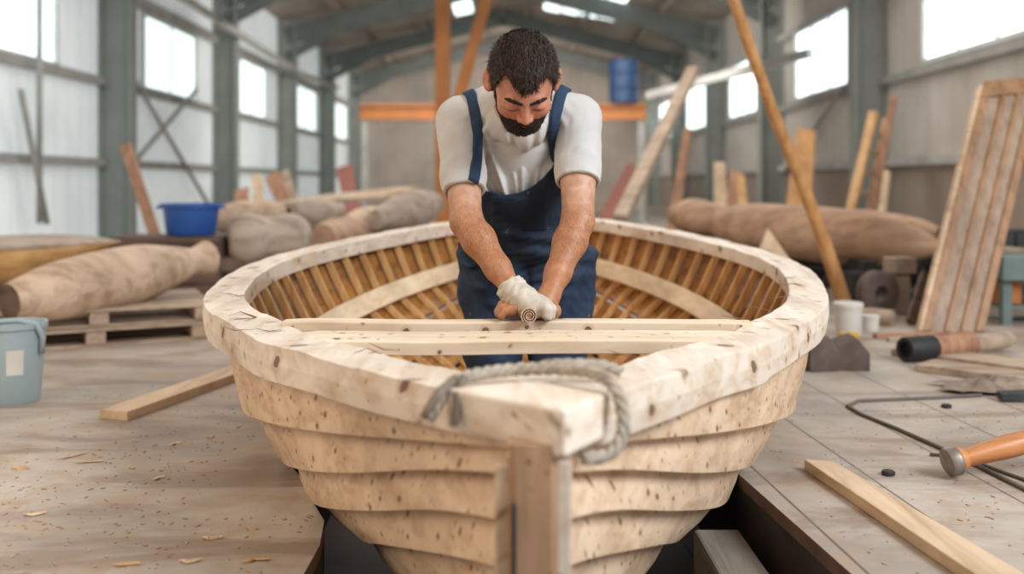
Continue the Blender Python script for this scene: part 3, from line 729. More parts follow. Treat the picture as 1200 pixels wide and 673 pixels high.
for q in (-1,1):
    mb=MB(); mb.box((X+q*.195,6.79,.24),(.37,.015,.44)); o=mb.build('door','iron',t,bevel=.003); mb=MB(); mb.box((X+q*.05,6.775,.27),(.012,.015,.08)); mb.build('handle','steel',o)
mb=MB(); mb.box((PX(1058,6.05),6.1,.30),(.16,.12,.10),(0,0,.3)); mb.box((PX(1058,6.05),6.1,.12),(.10,.08,.24),(0,0,.3)); tag(mb.build('engine_casting','stonetop',bevel=.008),'greyish metal casting standing under the spindle tip','casting')
spindle('wood_roller',P(1008,371,5.72),P(1046,374,5.6),[(0,.05),(.5,.055),(1,.05)],'oldwood','short grey roller behind the white tubs','roller')
# white tubs
def jar(c,r,h,mat,label):
    t=thing('paint_tub',c,label,'tub','white tubs by the bent pole'); c=Vector(c)
    mb=MB(); mb.lathe(c,[(r*.9,0),(r*.92,.004),(r,h*.85),(r,h*.88)],24); o=mb.build('body',mat,t); smooth_angle(o,.5)
    mb=MB(); mb.lathe(c+Vector((0,0,h*.85)),[(r*1.06,0),(r*1.07,.004),(r*1.07,h*.14),(r*.98,h*.17)],24); o=mb.build('lid',mat,t); smooth_angle(o,.5); return t
jar((PX(994,5.25),5.25,0),.072,.17,'white','taller white lidded tub at the foot of the bent pole')
jar((PX(1020,5.4),5.4,0),.045,.085,'white','smaller white tub right of the taller one')
mb=MB(); mb.box((PX(994,4.95),4.95,.03),(.10,.05,.06),(0,0,.3)); tag(mb.build('sponge','yellow',bevel=.01),'yellow sponge on the floor between the tubs and dark blocks','sponge')
# dark blocks
for (px,py,w,h,rz,lb) in ((956,432,.14,.15,.2,'left'),(995,431,.14,.14,-.1,'right')):
    Y=CAMZ*F/(py-215); x=PX(px,Y); mb=MB()
    R=Matrix.Rotation(rz,3,'Z')
    pr=[(-w/2,0),(w/2,0),(w/2,h*.55),(0.02,h),(-w/2,h*.75)]
    fr=[Vector((x,Y,0))+R@Vector((a,-.08,b)) for a,b in pr]; bk_=[Vector((x,Y,0))+R@Vector((a,.1,b)) for a,b in pr]
    mb.rings([fr,bk_]); mb.mi[2]=1
    tag(mb.build('wedge_block',['stone','stonetop'],bevel=.006),f'{lb} of two dark brown wedge blocks on the floor right of the boat','block')
# pipe/roller
t=thing('roller',P(1110,410,4.5),'wooden roller with black rubber end lying on the floor','roller'); zr=.058
p0=Vector((PX(1054,4.5),4.44,zr)); p1=Vector((PX(1092,4.5),4.5,zr)); p2=Vector((PX(1140,4.6),4.6,zr)); p3=Vector((PX(1184,4.75),4.75,zr))
mb=MB(); d=(p1-p0).normalized(); L=(p1-p0).length; mb.lathe(p0,[(.034,.03),(.036,0),(.054,0),(.057,.006),(.057,L),(.04,L)],24,d); o=mb.build('rubber_end','black',t); smooth_angle(o,.6)
mb=MB(); mb.tube([p1,p2],.047,20); o=mb.build('wooden_core','redwood',t); smooth_angle(o,.8)
mb=MB(); mb.tube([p2,p2.lerp(p3,.85),p3],[.040,.042,.03],20); o=mb.build('grey_end','oldwood',t); smooth_angle(o,.8)
for i,(a,b,w) in enumerate((((1025,388),(1140,386),.05),((1040,396),(1128,392),.035))):
    Y=5.15-i*.12; aa=P(a[0],a[1],Y); b_=P(b[0],b[1],Y+.05); aa.z=b_.z=.012; mb=MB(); mb.bar(aa,b_,w,.024); tag(mb.build('thin_batten','oldwood' if i else 'redwood',bevel=.003),['reddish thin batten lying in front of the tall panel','grey thin batten lying just behind the roller'][i],'batten')
for i,(px,py,rz,l,w,lb) in enumerate(((1170,430,-.9,.9,.2,'grey board lying flat right of the roller'),(1230,452,-.8,1.0,.18,'dusty board lying flat at the right edge of the floor'))):
    Y=CAMZ*F/(py-215); mb=MB(); mb.box((PX(px,Y),Y,.016),(w,l,.03),(0,0,rz+1.57)); tag(mb.build('floor_board','oldwood',bevel=.003),lb,'board')
# leaning boards by the right wall
for (pa_,pb_,Y,w,mt,lb) in (((945,152),(934,262),10.6,.30,'orangewood','brown wide board with rounded top leaning by the right wall'),
    ((1048,112),(1018,262),11.3,.12,'redwood','slim brown pole board leaning beside the small ladder'),
    ((862,200),(858,262),12,.20,'redwood','reddish upright board left of the wide brown board'),
    ((843,190),(846,262),13,.22,'lumber','pale upright board near the second right column'),
    ((806,150),(790,255),13,.16,'redwood','thin dark brown board leaning behind the grey beam'),
    ((742,195),(712,258),13,.26,'pink','faded reddish board leaning at the rear behind the man'),
    ((868,205),(872,262),11.6,.14,'amber','amber upright board at the right wall'),
    ((1040,200),(1032,262),9.9,.10,'lumber','pale short board leaning right of the small ladder')):
    a=P(*pa_,Y+.4);b=P(*pb_,Y); b=a+(b-a)*((a.z-.012)/(a.z-b.z)); mb=MB(); mb.bar(a,b,w*.7,.03,(0,-1,0),w2=w)
    tag(mb.build('leaning_board',mt,bevel=.02),lb,'board')
t=thing('ladder',(PX(1000,11),11,0),'short orange-brown ladder leaning on the right wall','ladder')
A0,A1=P(1024,132,11.7),P(985,270,11.0); B0,B1=P(1040,140,11.9),P(1012,270,11.2); A1.z=B1.z=.02
for a,b in ((A0,A1),(B0,B1)): mb=MB(); mb.bar(a,b,.10,.06); mb.build('rail','amber',t)
for i in range(1,7): mb=MB(); f=i/7; mb.tube([A0.lerp(A1,f),B0.lerp(B1,f)],.022,8); mb.build('rung','oldwood',t)
# floor items right : plank, cable, mallet, puck, rag
mb=MB(); mb.add([(.815,2.78,.0),(.893,2.76,.0),(1.075,1.55,.0),(.965,1.52,0),(.815,2.78,.03),(.893,2.76,.03),(1.075,1.55,.03),(.965,1.52,.03)],[(3,2,1,0),(4,5,6,7),(0,1,5,4),(1,2,6,5),(2,3,7,6),(3,0,4,7)])
tag(mb.build('floor_plank','lumber',bevel=.003),'pale plank lying on the floor right of the boat in front','plank')
def fpt(px,py,z=0): Y=(CAMZ-z)*F/(py-215); return Vector((PX(px,Y),Y,z))
pts=[fpt(*p,.006) for p in ((1150,463),(1100,466),(1050,468),(1005,470),(993,476),(1010,486),(1050,502),(1100,524),(1150,548),(1215,580))]
rod('floor_cable',pts,.0065,'cable','dark cable looping over the floor towards the mallet','cable')
pts=[fpt(*p,.005) for p in ((1090,533),(1125,534),(1160,548),(1200,562),(1230,575))]
rod('floor_cable',pts,.005,'cable','second thin cable passing just behind the mallet','cable')
mt=thing('mallet',fpt(1120,566),'mallet with steel-faced round head and orange-brown wooden handle','mallet')
Ym=2.72; a=Vector((PX(1106,Ym),Ym-.02,.042)); d=Vector((.97,.10,.22)).normalized()
mb=MB(); mb.lathe(a,[(.030,-.003),(.037,0),(.0395,.005),(.0395,.028),(.034,.034)],28,d); o=mb.build('steel_head','steel',mt); smooth_angle(o,.5)
mb=MB(); mb.lathe(a+d*.034,[(.034,0),(.031,.012),(.024,.022),(.025,.04),(.029,.09),(.032,.15),(.030,.21),(.024,.25),(.022,.33),(.02,.36)],24,d); o=mb.build('wooden_handle','handle',mt); smooth_angle(o,.6)
for px,py,lb in ((1041,557,'small dark round puck on the floor beyond the pale plank'),(1109,478,'small dark round puck on the floor inside the cable loop')):
    p=fpt(px,py); mb=MB(); mb.lathe(p,[(.016,0),(.018,.003),(.018,.010),(.014,.013)],16); tag(mb.build('rubber_puck','black'),lb,'puck')
mb=MB(); rng=random.Random(3); pts=[]
base=fpt(1165,458); R_=14
for i in range(R_):
    for j in range(R_):
        u,v=i/(R_-1)-.5,j/(R_-1)-.5; pts.append((base.x+u*.38+.03*math.sin(v*9),base.y+v*.2+.02*math.sin(u*11),.012+.028*max(0,(1-4*u*u))*(1-4*v*v)*(1+.7*math.sin(u*30+v*14))+.004*rng.random()))
mb.add(pts,[(i*R_+j,(i+1)*R_+j,(i+1)*R_+j+1,i*R_+j+1) for i in range(R_-1) for j in range(R_-1)])
o=mb.build('rag','rag',smooth=True); tag(o,'crumpled brown rag on the floor at the right','rag'); 
mb=MB(); mb.bar(fpt(1150,462,.02)+Vector((.05,-.03,0)),fpt(1230,462,.03),.05,.03); tag(mb.build('iron_bar','iron',bevel=.004),'dark iron bar lying on the brown rag','bar')
# wood chips
rng=random.Random(11)
chips=[(88,535,60,10,.2),(100,541,40,8,0),(250,630,26,9,.1),(370,640,0,0,0)]
lab=['pale wood sliver','tan wood sliver']
spots=[(84,534,.10,.9,'pale splinter of wood lying left, in the middle of the floor'),(104,541,.085,.05,'tan strip of wood beside the pale splinter'),(148,661,.055,.0,'thin orange shaving near the lower left edge'),(222,657,.045,.15,'orange shaving right of the thin one near the lower edge'),(248,630,.045,-.1,'grey-tan chip nearest the blue-green stain'),(40,602,.05,.3,'small tan shaving at lower left'),(205,520,.03,.5,'small curled chip in the middle of the left floor'),(245,512,.03,.2,'small yellowish chip nearest the hull'),(300,656,.06,.25,'long shaving close to the pit edge'),(22,548,.04,.0,'small dark chip near the left edge'),(186,560,.035,.8,'tiny curled shaving left of the hull')]
for px,py,l,rz,lb in spots:
    p=fpt(px,py,.004); mb=MB(); pp=[p+Vector((math.cos(rz)*l*(f-.5)+.004*math.sin(f*9),math.sin(rz)*l*(f-.5)+.006*math.sin(f*6+px),.0015*math.sin(f*8))) for f in np.linspace(0,1,7)]
    mb.tube(pp,[.002,.0045,.006,.0065,.006,.0045,.002],5,sq=.4); tag(mb.build('wood_shaving','amber' if rng.random()>.6 else 'lumber'),lb,'shaving','wood shavings on the floor')
mb=MB()
for i in range(1300):
    side=rng.random()
    if side<.75: x=-rng.uniform(.47,1.9); y=rng.gauss(2.5,.6)
    else: x=rng.uniform(.75,1.8); y=rng.uniform(1.9,3.6)
    if y<1.6 or (x<0 and x>-.8 and y>2.4): continue
    s=rng.uniform(.0015,.0055); mb.box((x,y,.0015),(s*rng.uniform(1,3),s*.7,.0015),(rng.uniform(-.2,.2),rng.uniform(-.2,.2),rng.uniform(0,3)))
for i in range(90):
    x=rng.uniform(.66,.70); y=rng.gauss(2.25,.16); s=rng.uniform(.005,.015); mb.box((x-.03,y,-.49),(s*2,s,.003),(0,0,rng.uniform(0,3)))
tag(mb.build('sawdust',wood('sawdust',(.36,.22,.12),(.55,.36,.20),'X')),'scattered fine sawdust and chips on the floor','sawdust',kind='stuff')
# floor stain
#==PERSON
def V3(*a): return np.array(a,float)
def smin(a,b,k):
    if k<=0: return np.minimum(a,b)
    h=np.clip(.5+.5*(b-a)/k,0,1); return b*(1-h)+a*h-k*h*(1-h)
def smax(a,b,k): return -smin(-a,-b,k)
def s_cone(p,a,b,ra,rb):
    a=np.array(a,float); b=np.array(b,float); d=b-a; t=np.clip(((p-a)@d)/(d@d),0,1)
    return np.linalg.norm(p-(a+t[:,None]*d),axis=1)-(ra+(rb-ra)*t)
def s_chain(p,pts,rs,k=.012):
    r=None
    for i in range(len(pts)-1):
        c=s_cone(p,pts[i],pts[i+1],rs[i],rs[i+1]); r=c if r is None else smin(r,c,k)
    return r
def s_ell(p,c,r,R=None):
    q=p-np.array(c,float)
    if R is not None: q=q@R
    r=np.array(r,float); k0=np.linalg.norm(q/r,axis=1); k1=np.linalg.norm(q/(r*r),axis=1)
    return k0*(k0-1)/np.maximum(k1,1e-9)
def rotm(x=0,y=0,z=0): return np.array(Euler((x,y,z)).to_matrix())
def sdf_mesh(f,lo,hi,h,mat,name,parent,colf=None,extra=None):
    lo=np.array(lo,float);hi=np.array(hi,float); B=8; H=h*B
    n=np.ceil((hi-lo)/H).astype(int)
    I=np.stack(np.meshgrid(*[np.arange(k) for k in n],indexing='ij'),-1).reshape(-1,3)
    cen=lo+(I+.5)*H; act=np.abs(f(cen))<H*1.25; I=I[act]
    off=np.stack(np.meshgrid(*[np.arange(B+1)]*3,indexing='ij'),-1).reshape(-1,3)
    VK=[];VP=[];EK=[]
    S=1<<14
    key=lambda a:(a[...,0].astype(np.int64)*S+a[...,1])*S+a[...,2]
    corners=np.array([[i,j,k] for i in (0,1) for j in (0,1) for k in (0,1)])
    edges=[(a,b) for a in range(8) for b in range(a+1,8) if np.abs(corners[a]-corners[b]).sum()==1]
    for s in range(0,len(I),300):
        blk=I[s:s+300]; g=(blk[:,None,:]*B+off[None]); P_=lo+g.reshape(-1,3)*h
        d=f(P_).reshape(len(blk),B+1,B+1,B+1)
        cv=np.stack([d[:,c[0]:c[0]+B,c[1]:c[1]+B,c[2]:c[2]+B] for c in corners],-1)
        sg=cv<0; m=sg.any(-1)&~sg.all(-1); idx=np.argwhere(m)
        if len(idx)==0: continue
        vals=cv[m]; gi=blk[idx[:,0]]*B+idx[:,1:]
        acc=np.zeros((len(vals),3)); cnt=np.zeros(len(vals))
        for a,b in edges:
            va,vb=vals[:,a],vals[:,b]; c=(va<0)!=(vb<0); t=np.where(c,va/(va-vb+1e-12),0)
            acc+=np.where(c[:,None],corners[a]+t[:,None]*(corners[b]-corners[a]),0); cnt+=c
        VK.append(key(gi)); VP.append(lo+(gi+acc/cnt[:,None])*h)
        # edges from the cell's min corner along axes
        for ax in range(3):
            e=corners.tolist().index([1 if ax==q else 0 for q in range(3)])
            c=(vals[:,0]<0)!=(vals[:,e]<0)
            EK.append(np.concatenate([gi[c],np.full((c.sum(),1),ax),(vals[c,0]<0).astype(int)[:,None]],1))
    VK=np.concatenate(VK);VP=np.concatenate(VP);EK=np.concatenate(EK)
    o=np.argsort(VK);VK=VK[o];VP=VP[o]
    faces=[]
    for ax in range(3):
        e=EK[EK[:,3]==ax]; g=e[:,:3]; u=np.zeros(3,int);w=np.zeros(3,int);u[(ax+1)%3]=1;w[(ax+2)%3]=1
        q=np.stack([key(g),key(g-u),key(g-u-w),key(g-w)],1); ix=np.searchsorted(VK,q); ix=np.minimum(ix,len(VK)-1)
        ok=(VK[ix]==q).all(1); ix=ix[ok]; fl=e[ok,4]==0
        ix[fl]=ix[fl][:,::-1]; faces.append(ix)
    Fq=np.concatenate(faces)
    verts=VP; fl=Fq.tolist(); nv=len(verts)
    if extra is not None:
        ev,ef=extra(verts); fl=fl+[[i+nv for i in q] for q in ef]; verts=np.concatenate([verts,ev]) if len(ev) else verts
    c=verts.mean(0)
    me=bpy.data.meshes.new(name); me.from_pydata((verts-c).tolist(),[],fl); me.update()
    me.polygons.foreach_set('use_smooth',[True]*len(me.polygons))
    if colf is not None:
        ca=me.color_attributes.new('tint','FLOAT_COLOR','POINT'); cc=np.ones((len(verts),4)); q_=colf(verts); cc[:,:q_.shape[1]]=q_; ca.data.foreach_set('color',cc.ravel())
    me.materials.append(mat); ob=bpy.data.objects.new(name,me); C.objects.link(ob); WLOC[ob.name]=Vector(c.tolist())
    ob.parent=parent; ob.location=Vector(c.tolist())-WLOC[parent.name]
    return ob
def grad(f,p,e=.0015):
    g=np.stack([f(p+np.eye(3)[i]*e)-f(p-np.eye(3)[i]*e) for i in range(3)],1); return g/np.maximum(np.linalg.norm(g,axis=1),1e-9)[:,None]
def wn3(p,s,seed=0):   # cheap smooth noise
    r=np.random.RandomState(seed); o=np.zeros(len(p))
    for i in range(5):
        k=r.normal(size=3)*s*(1+.5*i); o+=np.sin(p@k+r.uniform(0,6.3))/(1+.5*i)
    return o/2.6

per=thing('person',(.04,3.0,-.3),'bearded man in white t-shirt and navy bib overalls bending over beams inside the boat','person')
Oh=V3(.027,2.50,1.047); th=math.radians(49)
Rh=np.stack([V3(1,0,0),V3(0,-math.cos(th),-math.sin(th)),V3(0,-math.sin(th),math.cos(th))],1)  # columns: local x,fwd,up in world
Ry=rotm(0,0,math.radians(-4)); Rr=rotm(0,math.radians(3),0)
Rh=Rh@Ry@Rr
def hl(p): return (p-Oh)@Rh
def hw(*l): return Oh+Rh@np.array(l,float)
Nb=V3(.014,2.715,1.0)
SL,SR=V3(-.146,2.765,.976),V3(.184,2.765,.982)
EL,ER=V3(-.119,2.60,.70),V3(.172,2.60,.70)
WL,WR=V3(.000,2.475,.536),V3(.092,2.478,.520)
def skull(l): return s_ell(l,(0,-.012,.034),(.077,.096,.088))
def f_head(p):
    l=hl(p); r=skull(l)
    r=smin(r,s_ell(l,(0,.028,-.026),(.063,.062,.078)),.03)
    r=smin(r,s_ell(l,(0,.060,-.074),(.030,.024,.018)),.03)
    r=smin(r,s_cone(l,(-.03,.080,.028),(.03,.080,.028),.010,.010),.02)
    r=r+.0011*np.sin((l[:,2]-4*l[:,0]**2)*620)*np.exp(-((l[:,2]-.050)/.012)**2)*np.exp(-(l[:,0]/.04)**2)*(l[:,1]>.04)
    for s in (-1,1):
        r=smax(r,-s_ell(l,(s*.031,.099,.006),(.019,.018,.013)),.014)
        r=smin(r,s_ell(l,(s*.031,.076,.004),(.0145,.0135,.0125)),.004)
        r=smin(r,s_ell(l,(s*.043,.060,-.018),(.021,.020,.020)),.02)
    r=smin(r,s_cone(l,(0,.086,.020),(0,.110,-.018),.0080,.0105),.012)
    for s in (-1,1):
        r=smin(r,s_ell(l,(s*.0125,.098,-.023),(.0085,.011,.008)),.006)
        r=smin(r,s_cone(l,(s*.006,.088,-.047),(s*.019,.082,-.049),.0065,.004),.005)
        r=smin(r,s_cone(l,(0,.086,-.057),(s*.017,.081,-.055),.0075,.004),.005)
        Re=rotm(0,0,s*math.radians(28))
        e=s_ell(l,(s*.088,-.014,.004),(.0095,.022,.035),Re)
        e=smax(e,-s_ell(l,(s*.098,-.006,.006),(.007,.012,.021),Re),.006)
        r=smin(r,e,.006)
    return r
def f_lhand(p):   # bare hand, on the right of the picture, reaching left under the glove
    zt=.467
    r=s_chain(p,[WR,V3(.080,2.468,.503),V3(.058,2.458,.492)],[.027,.026,.022],.02)
    r=smin(r,s_ell(p,(.064,2.452,.490),(.040,.040,.019),rotm(0,math.radians(-8),0)),.015)
    r=smin(r,s_ell(p,(.103,2.442,.487),(.018,.022,.019)),.01)
    for i in range(4):
        y=2.418+i*.0175; L=[-.004,.003,.005,-.002][i]; dz=.0055*i
        r=smin(r,s_chain(p,[V3(.045,y+.006,.492),V3(.008,y,.497+dz),V3(-.020-L,y-.002,.491+dz),V3(-.031-L,y-.004,.477+dz*.7)],[.0105,.0105,.0098,.0088],.003),.004)
    r=smin(r,s_ell(p,(-.004,2.448,.487),(.026,.040,.017)),.008)
    r=smin(r,s_chain(p,[V3(.085,2.475,.495),V3(.05,2.497,.487),V3(.02,2.503,.478)],[.013,.0115,.010],.003),.005)
    return r
def rhand(p,g):   # g: extra thickness
    r=s_chain(p,[WL,V3(.018,2.463,.524),V3(.036,2.45,.520)],[.027+g,.025+g,.02+g],.02)
    r=smin(r,s_ell(p,(.042,2.440,.514),(.044+g,.037+g,.021+g),rotm(0,math.radians(18),0)),.014)
    for i in range(4):
        y=2.409+i*.0205; L=[-.004,.003,.004,0][i]
        r=smin(r,s_chain(p,[V3(.052,y+.004,.514),V3(.078+L,y,.508),V3(.092+L,y-.003,.494),V3(.090+L,y-.006,.478)],[.0105+g,.0105+g,.0098+g,.0090+g],.003),.005)
    r=smin(r,s_chain(p,[V3(.02,2.478,.52),V3(.045,2.497,.505),V3(.068,2.502,.496)],[.013+g,.0115+g,.010+g],.003),.006)
    return r
def arm(p,S,E,W,g=0):
    S,E,W=map(np.array,(S,E,W)); m=E+(W-E)*.28; u=S+(E-S)*.55
    r=s_chain(p,[S,u,E],[.052+g,.0480+g,.0405+g],.02)
    return smin(r,s_chain(p,[E,m,E+(W-E)*.7,W],[.0400+g,.0420+g,.0315+g,.0255+g],.02),.02)
def f_body(p):
    r=f_head(p)
    r=smin(r,s_cone(p,hw(0,-.035,-.045),Nb,.060,.066),.03)
    r=smin(r,s_cone(p,SL,SR,.040,.040),.04)
    r=smin(r,s_cone(p,V3(.018,2.80,.93),V3(.035,2.98,.62),.10,.095),.05)
    a=arm(p,SL,EL,WL); a=smin(a,arm(p,SR,ER,WR),.0)
    r=smin(r,a,.02)
    for s in (-1,1):
        r=smin(r,s_chain(p,[V3(.042+s*.09,3.01,.50),V3(.042+s*.092,2.93,.12),V3(.042+s*.09,3.0,-.22)],[.085,.05,.042],.03),.03)
    r=smin(r,smin(f_lhand(p),rhand(p,0),0),.012)
    return r
def f_shirt0(p):
    r=s_ell(p,(.018,2.865,.90),(.172,.120,.19),rotm(math.radians(-20)))
    r=smin(r,s_ell(p,(.02,2.93,.76),(.155,.12,.17)),.06)
    r=smin(r,s_cone(p,SL+(.01,0,-.005),V3(-.030,2.735,1.028),.060,.060),.03)
    r=smin(r,s_cone(p,SR+(-.01,0,-.005),V3(.065,2.735,1.028),.060,.060),.03)
    r=smin(r,s_cone(p,V3(-.05,2.80,.97),V3(.09,2.80,.97),.075,.075),.05)
    r=smin(r,s_cone(p,V3(-.03,2.735,.99),V3(.06,2.735,.99),.055,.055),.03)
    r=smin(r,s_ell(p,(.02,2.70,.955),(.075,.05,.06)),.04)
    return r
def f_shirt(p):
    r=f_shirt0(p)
    x,y,z=p.T
    front=np.clip((2.86-y)/.06,0,1)*np.clip((1.0-z)/.05,0,1)
    xc=(x-.02)/(.35+1.1*np.clip(z-.76,0,.4)*2)
    r=r-front*(.0075*np.sin(xc*46+1.2*np.sin(z*17+x*9))+.0045*np.sin(xc*88+z*14)+.002*np.sin(xc*150+z*30))
    am=np.exp(-(((np.abs(x-.02)-.125)/.04)**2+((z-.90)/.09)**2))*(y<2.85); r=r-am*.006*np.sin((z*.8+np.abs(x-.02)*1.0)*150)
    for S,E,hem in ((SL,EL,.72),(SR,ER,.64)):
        d=(E-S); L=np.linalg.norm(d); d=d/L; t=(p-S)@d; hemp=L*hem
        R0=.064; sl=s_cone(p,S,S+d*L*hem*1.1,R0,.057)
        sl=sl-.0035*np.sin(t*62+5*x+3*np.sin(y*30))*np.clip(t/.05,0,1)-.0024*wn3(p,45,3)
        W_=WL if S is SL else WR
        aa=arm(p,S,E,W_,0); sl=smin(sl,aa-.009,.01)
        sl=smax(sl,t-hemp,.002)
        sl=np.maximum(sl,-np.maximum(aa-.0015,hemp-.03-t))
        hemband=np.abs(t-(hemp-.012)); sl=sl-.0012*np.clip(1-hemband/.003,0,1)*0
        r=smin(r,sl,.022)
    t2=s_cone(p,V3(.018,2.80,.93),V3(.035,2.98,.62),.108,.103); r=np.minimum(r,t2)
    return r
zc=hermite([-.25,-.115,-.095,-.047,.002,.059,.106,.137,.3],[.84,.83,.797,.775,.772,.795,.840,.885,.88])
zct=np.array([zc(x) for x in np.linspace(-.25,.3,111)])
def f_over(p):
    x,y,z=p.T
    e1=s_ell(p,(.02,2.905,.80),(.166,.135,.17)); e2=s_ell(p,(.030,2.965,.68),(.178,.142,.17)); e3=s_ell(p,(.045,3.02,.55),(.207,.150,.16))
    r=smin(smin(e1,e2,.05),e3,.05)
    r=smin(r,s_ell(p,(.018,2.865,.90),(.172,.120,.19),rotm(math.radians(-20)))-.004,.03)
    fold=.011*np.sin(z*44+5*np.sin(x*11+1)+x*14)*np.clip((.76-z)/.1,0,1)+.009*wn3(p*np.array([1,1,1.8]),24,5)*np.clip((.84-z)/.1,.2,1)+.003*wn3(p,60,15)*np.clip((.80-z)/.1,0,1)
    r=r-fold
    legs=None
    for s in (-1,1):
        hx=.044+s*.102
        lg=s_chain(p,[V3(hx,3.02,.50),V3(.042+s*.095,2.975,.30),V3(.042+s*.093,2.94,.12),V3(.042+s*.092,3.0,-.22)],[.108,.085,.078,.075],.03)
        lg=lg-.005*np.sin(z*38+s+4*np.sin(x*16))-.003*wn3(p,30,8+s)
        legs=lg if legs is None else np.minimum(legs,lg)
    r=smin(r,legs,.035)
    # crotch fold
    r=r+.010*np.exp(-((x-.045)/.012)**2)*np.clip((.60-z)/.08,0,1)*(y<3.0)
    r=smin(r,np.maximum(f_shirt0(p)-.016,y-2.86),.008); inner=f_shirt0(p)-.009
    r=smax(r,-np.maximum(inner,.66-z),.002)
    cut=np.interp(x,np.linspace(-.25,.3,111),zct)
    cut=np.where(y>2.93,.80,cut)
    r=smax(r,z-cut,.003)
    r=np.maximum(r,-(z+.245))
    # seams: bib hem band
    r=r-.0018*np.clip(1-np.abs(z-cut+.026)/.004,0,1)
    # chest pocket outline
    bx=np.abs(x-.02)-.075; bz=np.abs(z-.715)-.045; pk=np.maximum(bx,bz); r=r-.003*np.clip((.004-pk)/.004,0,1)*(y<2.9)
    # zips / front fly
    return r
def tintmat(name,rough,sub=0,extra=None):
    m,nt,b=new_mat(name); a=nt.nodes.new('ShaderNodeAttribute'); a.attribute_name='tint'
    col=a.outputs['Color']
    if extra: col=extra(nt,col,b)
    nt.links.new(col,b.inputs['Base Color']); b.inputs['Roughness'].default_value=rough
    if sub: b.inputs['Subsurface Weight'].default_value=sub; b.inputs['Subsurface Scale'].default_value=.01; b.inputs['Subsurface Radius'].default_value=(1,.35,.2)
    return m
def skx(nt,col,b):
    n=noise(nt,coords(nt,(1,1,1),world=True),45,5,.6); n2=noise(nt,coords(nt,(60,60,260),(0,.5,0),world=True),3,3,.6)
    c=mixc(nt,1,col,ramp(nt,n,[(.3,(.78,.72,.70)),(.7,(1.12,1.08,1.05))]),'MULTIPLY')
    a=nt.nodes.new('ShaderNodeAttribute'); a.attribute_name='tint'
    n2=noise(nt,coords(nt,(1,.6,.35),(.3,.5,0),world=True),330,3,.7)
    f=math_(nt,'MULTIPLY',math_(nt,'MULTIPLY',ramp(nt,n2,[(.50,(0,0,0)),(.66,(1,1,1))]),math_(nt,'SUBTRACT',1.0,a.outputs['Alpha'])),.75)
    c=mixc(nt,f,c,(.16,.06,.025))
    bump(nt,b,n,.12,.002)
    return c
skin=tintmat('skin',.5,.12,skx)
def sm(a,b,x): t=np.clip((x-a)/(b-a),0,1); return t*t*(3-2*t)
def skcol(v):
    base=V3(.60,.36,.25); fore=V3(.47,.215,.105); face=V3(.55,.25,.165)
    t=sm(.80,.68,v[:,2])[:,None]*(v[:,1]<2.72)[:,None]; c=base*(1-t)+fore*t
    hd=sm(2.62,2.56,v[:,1])*sm(.90,.93,v[:,2]); hd=hd[:,None]; c=c*(1-hd)+face*hd
    l=hl(v); nose=np.exp(-(((l[:,0])/.02)**2+((l[:,2]+.012)/.022)**2))*hd[:,0]*(l[:,1]>.07)
    ear=np.exp(-((np.abs(l[:,0])-.085)/.01)**2)*hd[:,0]*(np.abs(l[:,2])<.05)
    ck=np.exp(-(((np.abs(l[:,0])-.042)/.018)**2+((l[:,2]+.012)/.016)**2))*hd[:,0]*(l[:,1]>.05)
    red=np.clip(nose*.5+ear*.6+ck*.35,0,1)[:,None]; c=c*(1-red)+V3(.58,.20,.13)*red
    lip=(np.exp(-(((l[:,0])/.02)**2+((l[:,2]+.053)/.007)**2))*hd[:,0]*(l[:,1]>.075))[:,None]; c=c*(1-lip)+V3(.42,.16,.13)*lip
    lid=np.exp(-(((np.abs(l[:,0])-.031)/.015)**2+((l[:,2]+.004)/.0034)**2))*hd[:,0]*(l[:,1]>.07); lid=np.clip(lid,0,1)[:,None]; c=c*(1-lid)+V3(.05,.025,.02)*lid
    n=wn3(v,220,2)[:,None]; return np.concatenate([np.clip(c,0,1),1-t*(v[:,2]>.55)[:,None]*(1-np.exp(-((v[:,2:3]-.55)/.05)**2))],1)
sdf_mesh(f_body,(-.30,2.30,-.30),(.36,3.20,1.22),.0030,skin,'body',per,skcol)
# shirt
def shx(nt,col,b):
    v=coords(nt,(1,1,1),world=True); n=noise(nt,v,9,4,.6); n2=noise(nt,v,500,2)
    bump(nt,b,n2,.25,.001); return mixc(nt,1,col,ramp(nt,n,[(.3,(.90,.89,.88)),(.7,(1.03,1.03,1.03))]),'MULTIPLY')
shirtm=tintmat('shirt_cotton',.85,0,shx)
shirt=sdf_mesh(f_shirt,(-.32,2.55,.56),(.38,3.12,1.16),.0035,shirtm,'t_shirt',per,lambda v: np.tile(V3(.60,.585,.565),(len(v),1)))
def ovx(nt,col,b):
    v=coords(nt,(1,1,1),world=True); n=noise(nt,v,11,6,.65); n2=noise(nt,v,420,2); n3=noise(nt,v,38,3,.5)
    c=mixc(nt,ramp(nt,n,[(.42,(0,0,0)),(.75,(.75,.75,.75))]),col,(.035,.068,.115))
    c=mixc(nt,ramp(nt,n3,[(.70,(0,0,0)),(.74,(.7,.7,.7))]),c,(.30,.16,.10))
    bump(nt,b,n2,.4,.0015); return c
overm=tintmat('navy_denim',.8,0,ovx)
sdf_mesh(f_over,(-.26,2.66,-.28),(.36,3.24,.92),.004,overm,'bib_overalls',per,lambda v: np.tile(V3(.009,.021,.050),(len(v),1))*(.85+.4*sm(.7,.35,v[:,2]))[:,None])
